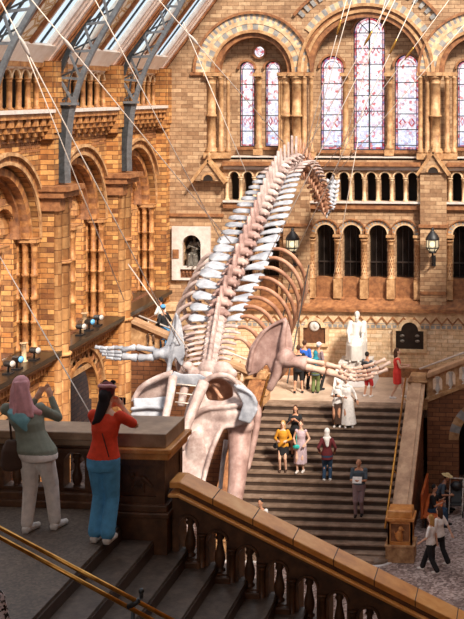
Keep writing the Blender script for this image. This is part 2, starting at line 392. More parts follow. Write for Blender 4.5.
# gallery colonnettes
for a, b in BAYS[1:]:
    root = thing('gallery_balustrade', {29.7: 'upper gallery arcade of small columns on the west wall, nearest bay at the left edge', 35.3: 'upper gallery arcade of small columns on the west wall between the two full roof trusses', 40.9: 'upper gallery arcade of small columns in the corner by the north wall'}[a], 'balustrade', (XL+.12, (a+b)/2, 13.6))
    w0 = (b-a-1.2)/7
    for i in range(8):
        m_ = MB(); column(m_, (XL-.05, a+.6+w0*i, 13.6), .085, .92, n=10, capr=1.3); put(m_.build('colonnette', 'terraW'), root)
    for i in range(7):
        y = a+.6+w0*(i+.5); m_ = MB(); m_.plate([(y-w0/2, 14.87), (y-w0/2, 14.5)]+[(y-.255*cos(pi*j/10), 14.5+.255*sin(pi*j/10)) for j in range(11)]+[(y+w0/2, 14.5), (y+w0/2, 14.87)], [], FW, XL, XL-.12); put(m_.build('arch_spandrel', 'terraW'), root)
    m_ = MB(); band_ = [band(m_, a+.6+w0*(i+.5), 14.5, .255, .31, FW, XL+.04, XL+.0, 8) for i in range(7)]; put(m_.build('arch_moulding', 'terraL'), root)
# piers with attached shafts
for a in (24.1, 29.7, 35.3, 40.9, 46.4):
    m_ = MB(); m_.box((XL-.1, a-.42, 0), (XL+.42, a+.42 if a < 46 else a, 12.7)); m_.box((XL-.1, a-.612, 12.7), (XL+.44, a+.612 if a < 46 else a, 15.05)); 
    m_.box((XL+.45, a-.5, 12.9), (XL+.5, a+.3 if a < 46 else a, 15.05)); m_.build('pier', 'brickW', WW)
    if a > 46: continue
    m_ = MB()
    for dy, r in ((-.27, .14), (.1, .22), (.42, .14)):
        column(m_, (XL+.45, a+dy, 0), r, 11.15, (), 16, 1.25)
    for z in (6.1, 8.9): m_.lathe((XL+.45, a+.1, z), [(.26, 0), (.31, .03), (.31, .09), (.26, .12)], 14)
    m_.build('shaft', 'shaftb', WW)
    m_ = MB(); m_.box((XL-.1, a-.68, 11.15), (XL+.95, a+.68, 11.3)); m_.box((XL, a-.62, 10.95), (XL+.8, a+.62, 11.15)); m_.box((XL, a-.5, 10.55), (XL+.62, a+.5, 10.95), -.0)
    m_.build('abacus', 'terraD', WW)
# inner arcade of every bay
for a, b in BAYS[1:]:
    c = (a+b)/2; xi = XL-.65; hs = [arch(c+k, .82, 6.35, 9.9, 16) for k in (-1.12, 1.12)]
    m_ = MB(); m_.plate([(a+.3, 6.34), (b-.3, 6.34), (b-.3, 12.6), (a+.3, 12.6)], hs, FW, xi, xi-.5); m_.build('inner_wall', 'brickW', WW)
    m_ = MB()
    for k in (-1.12, 1.12): band(m_, c+k, 9.9, .82, .98, FW, xi+.08, xi-.02, 16); band(m_, c+k, 9.9, .6, .82, FW, xi-.15, xi-.5, 16)
    m_.plate(arch(c, .3, 10.75, 11.4, 12), [arch(c, .2, 10.8, 11.38, 12)], FW, xi+.06, xi)
    m_.box((XL-1.12, a+.4, 9.62), (XL+.02, a+.72, 9.76)); m_.box((XL-1.12, b-.72, 9.62), (XL+.02, b-.4, 9.76)); m_.box((XL-.95, c-.2, 9.62), (XL-.12, c+.52, 9.76))
    m_.build('arch_moulding', 'shaftb', WW)
    for y0, x0 in ((a+.55, XL-.85), (a+.55, XL-.5), (c-.02, XL-.82), (c-.02, XL-.55), (c-.02, XL-.28), (c+.36, XL-.68), (c+.36, XL-.4), (b-.55, XL-.98), (b-.55, XL-.7), (b-.55, XL-.42), (b-.55, XL-.14)):
        m_ = MB(); column(m_, (x0, y0, 6.34), .088, 3.3, (.25, .5, .75), 12, 1.4); m_.build('column', 'terraW', WW)
    m_ = MB(); m_.box((XL-1.1, a+.3, 6.2), (XL-.1, a+.41, 12.6)); m_.box((XL-1.1, b-.41, 6.2), (XL-.1, b-.3, 12.6)); m_.build('jamb', 'brickW', WW)
    # gallery behind
    hs = [arch(c+k, 1.15, 6.5, 9.9, 12) for k in (-1.3, 1.3)]
    m_ = MB(); m_.plate([(a-.1, 6.0), (b+.1, 6.0), (b+.1, 12.6), (a-.1, 12.6)], hs, FW, XL-3.4, XL-3.7); m_.build('outer_wall', 'brickW', WW)
    m_ = MB()
    for k in (-1.3, 1.3): m_.plate(arch(c+k, 1.15, 6.5, 9.9, 12), [], FW, XL-3.5, XL-3.52)
    m_.build('window_pane', 'pane', WW)
    m_ = MB(); m_.box((XL-3.7, a, 5.9), (XL-.4, b, 6.18)); m_.box((XL-3.7, a, 12.5), (XL-.46, b, 12.6)); m_.build('gallery_floor', 'landing', WW)
mb = MB(); mb.box((XL-2.6, 20, 0), (XL-2.4, YE, 5.9)); mb.build('undercroft_wall', 'brickD', WW)
# ---- north wall
A_L, A_C, A_R = ex(253), ex(366), ex(479)
def cxs(us): return [ex(u) for u in us]
arc8 = [316.5+13.7*i for i in range(8)]; arcL = [234.3, 248, 261.7, 275.4]; arcR = [457, 470.7, 484.4]
low = [325.4, 351.8, 378, 404.7, 462, 488, 270, 243.5]
hol = [arch(A_L, 40*S, ez(158), ez(72), 24), arch(A_C, 60*S, ez(158), ez(72), 30), arch(A_R, 40*S, ez(158), ez(72), 24)]
hol += [arch(ex(u), 4.6*S, ez(201), ez(177), 8) for u in arc8+arcL+arcR]
hol += [arch(ex(u), 9.2*S, ez(300), ez(234), 14) for u in low]
hol += [arch(ex(192.5), 9.5*S, ez(268), ez(246), 14)]
xr = 1.9; XG = lambda z: XL+(z-15)/1.32
mb = MB(); mb.plate([(XL-.2, ez(307)), (xr, ez(307)), (xr, 20), (XG(20), 20), (XG(15), 15), (XL-.2, 15)], hol, FN, YE, YE+.45)
WN = tag(mb.build('wall_north', 'brickN'), kind='structure')
# lower wall, standing a little forward
YB = YE-.5
mb = MB(); mb.plate([(XL+.3, 0), (xr, 0), (xr, ez(326)), (XL+.3, ez(326))], [], FN, YB, YE+.4); mb.build('lower_wall', 'brickB', WN)
mb = MB(); mb.box((XL+.3, YB-.02, ez(309)), (xr, YE, ez(326))); mb.build('frieze_ground', 'terraL', WN)
mb = MB(); mb.add([(x, y, z) for x in (ex(224), xr) for y, z in ((YB-.18, ez(309)), (YB-.18, ez(306)), (YB-.02, ez(305)), (YE+.45, ez(291)), (YE+.45, ez(309)))], [(0, 1, 2, 3, 4), (9, 8, 7, 6, 5)]+[(i, (i+1) % 5, 5+(i+1) % 5, 5+i) for i in range(5)]); mb.build('sloping_sill', 'terraD', WN)
mb = MB(); mb.box((XL+.3, YB-.14, ez(311)), (ex(224), YE, ez(305))); mb.build('string_course', 'terraL', WN)
zz = MB(); dt = MB(); x = ex(230); w = .21
while x < xr:
    z0, z1 = ez(319.5), ez(313.5); t = .075
    for s0, s1 in ((0, 1), (1, 0)):
        xa = x+w*s0 if s0 == 0 else x+w; xb = xa+w
        za, zb_ = (z0, z1) if s0 == 0 else (z1, z0)
        zz.plate([(xa, za), (xb, zb_), (xb, zb_-t*1.2), (xa, za-t*1.2)], [], FN, YB-.05, YB)
    dt.box((x, YB-.035, ez(325)), (x+w*.7, YB-.01, ez(322))); dt.box((x+w, YB-.035, ez(325)), (x+w*1.7, YB-.01, ez(322)))
    x += 2*w
dt.box((ex(224), YB-.03, ez(321)), (xr, YB-.01, ez(320.3)))
zz.build('zigzag_band', 'terraD', WN); dt.build('chequer_band', 'slate', WN)
mb = MB(); mb.box((XL+.3, YB-.08, 0), (xr, YB+.1, 3.15+.35)); mb.build('plinth', 'terraD', WN)
# arches, voussoirs
L_, D_, T_, B_ = MB(), MB(), MB(), MB()
for c, r in ((A_L, 40), (A_R, 40)):
    z = ez(72)
    band(D_, c, z, (r-5)*S, r*S, FN, YE+.05, YE+.45, 28); band(T_, c, z, r*S, (r+3)*S, FN, YE-.08, YE, 28)
    band(B_, c, z, (r+3)*S, (r+9)*S, FN, YE-.03, YE, 26, 0); band(L_, c, z, (r+3)*S, (r+9)*S, FN, YE-.03, YE, 26, 1)
    band(L_, c, z, (r+9)*S, (r+13)*S, FN, YE-.05, YE, 28)
    band(B_, c, z, (r+13)*S, (r+19)*S, FN, YE-.03, YE, 60, 0); band(L_, c, z, (r+13)*S, (r+19)*S, FN, YE-.03, YE, 60, 1)
    band(D_, c, z, (r+19)*S, (r+21.5)*S, FN, YE-.12, YE, 28)
    for uu in (-15+6.5, 14.5): pass
z = ez(72)
band(D_, A_C, z, 55*S, 60*S, FN, YE+.02, YE+.45, 32); band(T_, A_C, z, 60*S, 63*S, FN, YE-.06, YE, 32); band(D_, A_C, z, 63*S, 66*S, FN, YE-.02, YE, 32); band(T_, A_C, z, 66*S, 69*S, FN, YE-.14, YE, 32)
band(B_, A_C, z, 69*S, 76*S, FN, YE-.05, YE-.02, 30, 0, radians(35), radians(145)); band(L_, A_C, z, 69*S, 76*S, FN, YE-.05, YE-.02, 30, 1, radians(35), radians(145))
band(B_, A_C, z, 84*S, 91*S, FN, YE-.06, YE-.02, 40, 0, radians(38), radians(142)); band(D_, A_C, z, 91*S, 94*S, FN, YE-.12, YE, 30, None, radians(38), radians(142))
for u in low:
    c = ex(u); z = ez(234); band(L_, c, z, 9.2*S, 10.6*S, FN, YE-.04, YE+.3, 16)
    band(B_, c, z, 10.6*S, 14*S, FN, YE-.03, YE, 22, 0); band(T_, c, z, 10.6*S, 14*S, FN, YE-.03, YE, 22, 1); band(D_, c, z, 14*S, 15.2*S, FN, YE-.1, YE, 16)
for u in arc8+arcL+arcR: band(L_, ex(u), ez(177), 4.6*S, 6*S, FN, YE-.05, YE, 10)
L_.build('pale_voussoir', 'terraL', WN); D_.build('hood_mould', 'terraD', WN); T_.build('arch_moulding', 'terra', WN); B_.build('slate_voussoir', 'slate', WN)
# string courses and sills of the north wall
s1 = MB(); s2 = MB()
def strip(mb, u0, u1, v0, v1, p): mb.box((ex(u0), YE-p, ez(v1)), (ex(u1), YE+.05, ez(v0)))
strip(s2, 191, 208, 72, 75, .1); strip(s2, 283, 306, 72, 75, .2); strip(s2, 419, 442, 72, 75, .2)
strip(s2, 224, 286, 162, 166, .28); strip(s2, 310, 421, 162, 166, .28); strip(s2, 447, 490, 162, 166, .28)
strip(s1, 224, 286, 201, 203, .22); strip(s1, 310, 421, 201, 203, .22); strip(s1, 447, 490, 201, 203, .22)
strip(s2, 224, 286, 204, 209, .14); strip(s2, 310, 421, 204, 209, .14); strip(s2, 447, 490, 204, 209, .14)
strip(s1, 224, 286, 167, 170, .1); strip(s1, 310, 421, 167, 170, .1); strip(s1, 447, 490, 167, 170, .1)
strip(s2, 150, 224, 215, 218, .08)
for a, b in ((209, 300), (300, 432), (432, 520)): s1.box((ex(a+6), YE+.0, ez(160)), (ex(b-6), YE+.75, ez(157)))
s1.build('string_course', 'sill', WN); s2.build('string_course', 'terraD', WN)
# recess wall with the window openings
YR = YE+.7
lanc = [(243, 7.8, 148, 68.5), (269, 8, 148, 68.5), (329.3, 12.2, 151, 67.5), (366.8, 16.2, 151, 32), (405, 12.5, 151, 66.5), (464, 8, 148, 68.5), (490, 8, 148, 68.5)]
rnd = [(255.5, 51, 5.5), (477, 51, 5.5)]
hs = [arch(ex(u), w*S, ez(vb), ez(vs), 16) for u, w, vb, vs in lanc]+[[(ex(u)+r*S*cos(i*pi/8), ez(v)+r*S*sin(i*pi/8)) for i in range(16)] for u, v, r in rnd]
mb = MB(); mb.plate([(ex(205), ez(162)), (xr, ez(162)), (xr, 19.5), (ex(205), 19.5)], hs, FN, YR, YR+.3); mb.build('recess_wall', 'brickN', WN)
mb = MB()
for u, w, vb, vs in lanc:
    band(mb, ex(u), ez(vs), w*S, (w+2)*S, FN, YR-.12, YR, 16); mb.box((ex(u-w-1), YR-.2, ez(vb+3)), (ex(u+w+1), YR+.1, ez(vb)))
for u, v, r in rnd: band(mb, ex(u), ez(v), r*S, (r+2)*S, FN, YR-.1, YR, 20, None, 0, 2*pi)
mb.build('window_surround', 'terraD', WN)
names = {243: 1, 269: 2, 329.3: 3, 366.8: 4, 405: 5, 464: 6, 490: 7}
for u, w, vb, vs in lanc:
    c = ex(u); r = w*S; zb, zs = ez(vb), ez(vs)
    m_ = MB(); m_.plate(arch(c, r, zb, zs, 16), [], FN, YR+.1, YR+.14); W = m_.build('window_%d' % names[u], 'stained'); tag(W, kind='structure')
    m_ = MB(); bw = .095 if w < 10 else .12
    m_.plate(arch(c, r, zb, zs, 16), [arch(c, r-bw, zb+bw, zs, 16)], FN, YR+.08, YR+.11); m_.build('glass_border', 'redglass', W)
    m_ = MB(); t = .018
    m_.plate(arch(c, r, zb, zs, 16), [arch(c, r-.04, zb+.04, zs, 16)], FN, YR+.05, YR+.12)
    zz_ = [zs]; k = zs
    while k > zb+.3: k -= .62; zz_.append(k)
    for q in zz_: m_.box((c-r, YR+.05, q-t), (c+r, YR+.09, q+t))
    if w > 14:
        m_.box((c-.03, YR+.04, zb), (c+.03, YR+.09, zs+r)); band(m_, c, zs, r*.62, r*.66, FN, YR+.05, YR+.09, 18)
        for a_ in (.8, 1.57, 2.34): m_.beam((c, YR+.07, zs), (c+r*cos(a_), YR+.07, zs+r*sin(a_)), .03, .03)
    else:
        band(m_, c, zs, r*.55, r*.6, FN, YR+.05, YR+.09, 14)
    for sgn in (-1, 1): m_.box((c+sgn*(r-bw)-t*.5, YR+.06, zb), (c+sgn*(r-bw)+t*.5, YR+.09, zs))
    m_.build('window_frame', 'iron', W)
    m_ = MB()
    for zc in (zb+(zs-zb)*.33,) + ((zb+(zs-zb)*.86,) if w > 14 else ()):
        h = .2
        for j in range(4 if w > 14 else 2):
            nn = 4 if w > 14 else 2; cc = c-r+bw+(2*r-2*bw)*(j+.5)/nn; q = (r-bw)/nn*.8
            m_.plate([(cc-q, zc), (cc, zc-h), (cc+q, zc), (cc, zc+h)], [[(cc-q*.55, zc), (cc, zc-h*.55), (cc+q*.55, zc), (cc, zc+h*.55)]], FN, YR+.07, YR+.1)
    m_.build('red_pattern', 'redglass', W)
for i, (u, v, r) in enumerate(rnd):
    m_ = MB(); m_.plate([(ex(u)+r*S*cos(k*pi/8), ez(v)+r*S*sin(k*pi/8)) for k in range(16)], [], FN, YR+.1, YR+.13); W = tag(m_.build('window_%d' % (8+i), 'stained'), kind='structure')
    m_ = MB(); band(m_, ex(u), ez(v), r*S*.5, r*S*.65, FN, YR+.07, YR+.1, 16, None, 0, 2*pi); m_.build('glass_border', 'redglass', W)
# shafts of the window arches
def shafts(us, rs, y, v0, v1, mat='terra'):
    for u, r in zip(us, rs):
        m_ = MB(); column(m_, (ex(u), y, ez(v1)), r*S, (v1-v0)*S, (.5,) if r > 3 else (), 14, 1.35); m_.build('column', mat, WN)
        m_ = MB(); m_.box((ex(u-r*1.6), y-r*S*1.5, ez(v0)), (ex(u+r*1.6), YE+.2, ez(v0-3.5))); m_.box((ex(u-r*1.6), y-r*S*1.5, ez(v1+6)), (ex(u+r*1.6), YE+.3, ez(v1))); m_.build('abacus', mat, WN)
shafts([211.5, 221, 228, 286, 282, 279.5], [4.2, 2.6, 1.8, 4.0, 2.2, 1.5], YE+.02, 76, 153)
shafts([297, 304.5, 311.5, 435.5, 427.5, 420.5], [4.8, 2.4, 2.0, 5, 2.4, 2.2], YE-.05, 76, 153, 'terra')
shafts([447, 454], [2.4, 2], YE+.1, 76, 153)
shafts([256, 343.5, 388.2, 477], [3.0, 3.0, 3.0, 3.0], YE+.5, 76, 150)
# gallery arcades with colonnettes on the north wall
for us, lb in ((arcL, 'small arcaded gallery balustrade below the paired stained glass windows on the north wall'), (arc8, 'small arcaded gallery balustrade below the triple stained glass windows on the north wall'), (arcR, 'small arcaded gallery balustrade at the right edge of the north wall')):
    root = thing('gallery_balustrade', lb, 'balustrade', (ex(us[0]), YE, ez(202)))
    for i in range(len(us)+1):
        m_ = MB(); column(m_, (ex(us[0]-6.85+13.7*i), YE-.06, ez(201)), 1.75*S, 23.5*S, n=10); put(m_.build('colonnette', 'terraL'), root)
mb = MB(); mb.box((ex(220), YE+1.2, ez(205)), (xr, YE+1.3, ez(165))); mb.box((ex(220), YE+.44, ez(206)), (xr, YE+1.3, ez(203))); mb.box((ex(220), YE+.44, ez(170)), (xr, YE+1.3, ez(163))); mb.build('passage_wall', 'void', WN)  # dark colour stands for the shade behind the small arcades
# lower arcade: patterned columns on pedestals, glazed doors behind
for i, u in enumerate([311.8, 338, 364.3, 391, 418, 449.5, 475.5, 283, 256.5, 231]):
    m_ = MB(); column(m_, (ex(u), YE-.02, ez(279)), 2.7*S, 40*S, n=14, capr=1.5); m_.build('column', 'brickD' if 0 else 'terra', WN)
    m_ = MB()
    for k in range(9):
        for q in range(5):
            a = pi+q*pi/4 + (k % 2)*pi/8; m_.ell((ex(u)+2.7*S*cos(a), YE-.02+2.7*S*sin(a), ez(276-3.2*k)), (.02, .02, .05), 6, 4)
    m_.build('column_pattern', 'terraD', WN)
    m_ = MB(); m_.box((ex(u-3.8), YE-.2, ez(298)), (ex(u+3.8), YE+.2, ez(279))); m_.box((ex(u-4.5), YE-.2, ez(237)), (ex(u+4.5), YE+.2, ez(234.5))); m_.build('column_pedestal', 'terra', WN)
mb = MB(); mb.box((ex(225), YE+.42, ez(300)), (xr, YE+.46, ez(222))); mb.build('glazed_doors', 'darkglass', WN)
mb = MB()
for u in low:
    for k in (-3, 3): mb.box((ex(u+k)-.015, YE+.38, ez(278)), (ex(u+k)+.015, YE+.42, ez(224)))
    mb.box((ex(u-9), YE+.37, ez(264)), (ex(u+9), YE+.42, ez(262.5)))
mb.build('door_frame', 'void', WN)
mb = MB()
for u in low: mb.box((ex(u-9.5), YE+.0, ez(300)), (ex(u+9.5), YE+.4, ez(278)))
mb.build('door_sill', 'terraD', WN)
# gabled pilasters
for u0, u1, vt, vb in ((421, 447, 166, 306), (285, 311, 166, 306), (197, 225, 175, 181)):
    c = (u0+u1)/2; w = (u1-u0)/2
    m_ = MB()
    if vb > 200: m_.box((ex(u0), YE-.35, ez(vb)), (ex(u1), YE, ez(vt)))
    else: m_.box((ex(u0+3), YE-.2, ez(vb)), (ex(u0+8), YE, ez(vt))); m_.box((ex(u1-8), YE-.2, ez(vb)), (ex(u1-3), YE, ez(vt)))
    m_.build('pilaster', 'brickN', WN)
    m_ = MB(); m_.plate([(ex(u0-1), ez(vt+6)), (ex(u1+1), ez(vt+6)), (ex(c), ez(vt-14))], [], FN, YE-.42, YE); m_.build('gable', 'brickN', WN)
    m_ = MB(); 
    for s_ in (-1, 1): m_.beam((ex(c+s_*(w+3)), YE-.25, ez(vt+8)), (ex(c), YE-.25, ez(vt-15)), .5, .12, (0, 0, 1))
    m_.lathe((ex(c), YE-.3, ez(vt-14)), [(.07, 0), (.1, .08), (.05, .16), (.1, .24), (.02, .34)], 8)
    band(m_, ex(c), ez(vt+5), 5*S, 7*S, FN, YE-.46, YE-.38, 12); m_.build('gable_coping', 'terra', WN)
    m_ = MB(); m_.plate(arch(ex(c), 5*S, ez(vt+6), ez(vt+5), 10), [], FN, YE-.43, YE-.41); m_.build('gable_recess_shade', 'void', WN)  # flat dark plate on the gable, a recess's shade given as colour
    if vb > 200:
        m_ = MB(); m_.box((ex(u0-1.5), YE-.42, ez(226)), (ex(u1+1.5), YE, ez(223))); m_.box((ex(u0), YE-.4, ez(292)), (ex(u1), YE, ez(289))); m_.build('string_course', 'terraD', WN)
# ---- roof slope
def roofz(x): return 15.05+1.32*(x-XL)
RX0, RX1 = XL-.15, XL+5.2
def slope(mb, y0, y1, d, th=.1, x0=RX0, x1=RX1):
    n = V((-.797, 0, .604)); 
    vs = []
    for x, y in ((x0, y0), (x1, y0), (x1, y1), (x0, y1)):
        for k in (-d, -d+th): vs.append(V((x, y, roofz(x)))+n*k)
    mb.add(vs, [(0, 2, 4, 6), (7, 5, 3, 1), (0, 1, 3, 2), (2, 3, 5, 4), (4, 5, 7, 6), (6, 7, 1, 0)])
pk, cr, tb, sc_, gl, br, gp = MB(), MB(), MB(), MB(), MB(), MB(), MB()
for a, b in BAYS:
    slope(tb, a-.1, a+.15, .3, .4); slope(tb, b-.22, b-.08, .26, .3)
    for y, d in ((b-.36, .2), (b-.52, .14), (b-.68, .08)): slope(pk if d != .22 else cr, y-.02, y+.2, d, d+.08)
    slope(pk, a+.15, a+.35, .16, .2); slope(cr, a+.35, a+.7, .08, .1); 
    for g0 in (a+.7, b-2.0):
        slope(gl, g0, g0+1.3, 0, .02, RX0+.5); slope(br, g0+.63, g0+.68, .04, .06, RX0+.5)
        for xq in (RX0+2.3, RX0+4.1): slope(br, g0, g0+1.3, .04, .06, xq, xq+.06)
    slope(cr, a+2.0, a+2.2, .1, .15); slope(tb, a+2.2, a+2.28, .14, .14); slope(pk, b-2.2, b-2.0, .1, .15); slope(tb, b-2.28, b-2.2, .14, .14)
    slope(gp, a+2.28, b-2.28, .03, .08)
    slope(cr, a+.2, b-.3, .16, .12, RX0, RX0+.55)
C0 = tag(gp.build('ceiling', 'scroll'), kind='structure')
pk.build('moulding', 'pink', C0); cr.build('moulding', 'cream', C0); tb.build('rafter', 'timber', C0); gl.build('skylight_pane', 'glass', C0); br.build('glazing_bar', 'iron', C0)
# verge moulding along the north wall
mb = MB(); mb.beam((XG(15)+.05, YE-.15, 15.05), (XG(20)+.05, YE-.15, 20.05), .35, .22); mb.build('verge_moulding', 'pink', C0)
# ---- unseen east wall and south landing roof, put in to block light (behind and beside the viewer)
mb = MB(); mb.box((1.9, 15.5, 0), (2.2, YE+.5, 15)); tag(mb.build('wall_east', 'brickW'), kind='structure')
mb = MB(); mb.box((-19, -2.2, 0), (2.2, -2, 20)); tag(mb.build('wall_south', 'brickW'), kind='structure')
mb = MB(); mb.box((-16, -2, 17.2), (2.2, 12.0, 17.5)); tag(mb.build('ceiling', 'timber'), kind='structure')  # unseen; edge set to block the sun yet let sky light in
mb = MB(); mb.box((2.0, -2, 0), (2.2, 15.5, 17.5)); tag(mb.build('wall_southeast', 'brickW'), kind='structure')
mb = MB(); mb.box((-16, -2, 0), (-15.8, 15.5, 17.5)); tag(mb.build('wall_southwest', 'brickW'), kind='structure')

# ================================================================ ROOF TRUSSES
def spl(pts, n=6):
    out = []; P = [pts[0]]+list(pts)+[pts[-1]]
    for i in range(1, len(P)-2):
        for k in range(n):
            t = k/n; a, b, c, d = map(V, (P[i-1], P[i], P[i+1], P[i+2]))
            out.append(.5*((2*b)+(c-a)*t+(2*a-5*b+4*c-d)*t*t+(3*b-a-3*c+d)*t**3))
    out.append(V(pts[-1])); return out
inner = [(68, 183), (67.5, 165), (68, 150), (70, 125), (74, 103), (81, 79), (90, 57), (100, 38), (114, 14), (122, 0), (134, -22), (148, -45)]
outer_ = [(60, 183), (59.5, 150), (57.5, 103), (57, 90), (58, 80), (64, 62), (74, 41), (86, 21), (98, 0), (110, -22), (124, -45)]
ip = spl([atY(u, v, 35.3) for u, v in inner]); op = spl([atY(u, v, 35.3) for u, v in outer_])
def ribbon(mb, pts, dy, w, h):
    for i in range(len(pts)-1): mb.beam(pts[i]+V((0, dy, 0)), pts[i+1]+V((0, dy, 0)) + (pts[i+1]-pts[i])*.05, w, h, (0, 1, 0))
def at_v(pts, z):
    return min(pts, key=lambda p: abs(p.z-z))
for yy, lb in ((29.7, 'arched iron roof truss cut off at the top left corner'), (35.3, 'arched iron roof truss rising from the pier behind the headscarf visitor, second from the left'), (40.9, 'arched iron roof truss nearest the north wall, farthest of the three')):
    dy = yy-35.3; root = thing('roof_truss', lb, 'roof truss', (XL+.6, yy, 11.3))
    m_ = MB(); ribbon(m_, ip, dy, .14, .13); put(m_.build('inner_chord', 'ironL'), root)
    m_ = MB(); ribbon(m_, op, dy, .13, .14); put(m_.build('outer_chord', 'iron'), root)
    m_ = MB(); pl = [p for p in op if p.z < 13.85]+[p for p in reversed(ip) if p.z < 13.75]
    m_.plate([(p.x, p.z) for p in pl], [], FN, yy-.06, yy+.06); wpl = put(m_.build('web_plate', 'iron'), root)
    m_ = MB(); m_.box((XL+.2, yy-.16, 13.72), (XL+1.0, yy+.1, 13.8)); sub(m_.build('foot_cap', 'ironL'), wpl)
    zs = [13.8, 14.55, 15.35, 16.2, 17.1, 18.0, 18.9]
    for i in range(len(zs)-1):
        a, b = at_v(op, zs[i]), at_v(ip, zs[i+1]); c = at_v(ip, zs[i]); d = at_v(op, zs[i+1])
        m_ = MB(); o_ = V((0, dy, 0)); m_.beam(c+o_, d+o_, .07, .07, (0, 1, 0)); put(m_.build('brace', 'ironL'), root)
        m_ = MB(); m_.beam(d+o_, b+o_, .08, .08, (0, 1, 0)); put(m_.build('brace', 'ironL'), root)
        if i < 4:
            m_ = MB(); m_.beam((a+c)/2+o_, (d*.5+b*.5)+o_, .04, .04, (0, 1, 0)); m_.beam(a+o_, (b+c)/2+o_, .05, .05, (0, 1, 0)); put(m_.build('brace', 'iron'), root)

# ================================================================ MAIN STAIRS
SX0, SX1 = -9.35, -4.3; SY0, SY1 = 35.95, 41.75; LZ = 3.15; NS = 19
root = thing('grand_staircase', 'wide brown stone staircase rising from the mosaic floor to the landing with the white statue', 'staircase', ((SX0+SX1)/2, SY0, 0))
mb = MB(); nz = MB()
for i in range(NS):
    z = LZ*(i+1)/NS; y = SY0+(SY1-SY0)*i/NS
    mb.box((SX0, y, z-.17), (SX1, SY1+.3, z-.035)); 
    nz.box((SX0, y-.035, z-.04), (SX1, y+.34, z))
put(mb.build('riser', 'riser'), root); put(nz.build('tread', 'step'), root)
mb = MB(); mb.box((SX0-.1, SY0-.45, 0), (SX1-.4, SY0, .12)); mb.lathe((SX1-.4, SY0-.0, 0), [(.45, 0), (.45, .117)], 24); put(mb.build('bottom_step', 'step'), root)
mb = MB(); mb.box((SX0-.1, SY0-.55, 0), (SX1-.4, SY0-.45, .02)); mb.lathe((SX1-.4, SY0-.0, 0), [(.55, 0), (.55, .017)], 24); put(mb.build('floor_edging', 'plinthW'), root)
mb = MB(); mb.box((-14.9, SY1+.31, LZ-.5), (1.9, YB, LZ)); tag(mb.build('floor', 'landing'), kind='structure')
mb = MB(); mb.box((SX0, SY1-.05, LZ-.04), (SX1, SY1+.35, LZ+.004)); put(mb.build('top_nosing', 'step'), root)
def stair_parapet(x0, x1, lb, cm, inner_x):
    root = thing('stair_parapet', lb, 'parapet', ((x0+x1)/2, SY0, 0))
    k = LZ/(SY1-SY0); f = lambda x, y, z: (x, y, z)
    pl = [(SY0, 0), (SY1, 0), (SY1, LZ+.75), (SY0, .78)]
    m_ = MB(); m_.plate(pl, [], FW, x0+.08, x1-.08); put(m_.build('wall_panel', 'brickD'), root)
    m_ = MB(); m_.plate([(SY0, .78), (SY1, LZ+.75), (SY1, LZ+.87), (SY0, .92)], [], FW, x0, x1); put(m_.build('coping', cm, bev=.02), root)
    m_ = MB(); m_.plate([(SY0, .92), (SY1, LZ+.87), (SY1, LZ+.93), (SY0, .98)], [], FW, x0+.13, x1-.13); put(m_.build('coping_ridge', cm), root)
    m_ = MB(); m_.tube([(inner_x, SY0-.1, 1.0), (inner_x, SY1, LZ+.98)], .035); hr = put(m_.build('handrail', 'brass'), root)
    for t in (.1, .35, .6, .85):
        y = SY0+(SY1-SY0)*t; m_ = MB(); m_.tube([(inner_x, y, 1.0+LZ*t-.02), (inner_x+(.12 if inner_x < x0 else -.12), y, 1.0+LZ*t-.15)], .015); sub(m_.build('rail_bracket', 'brass'), hr)
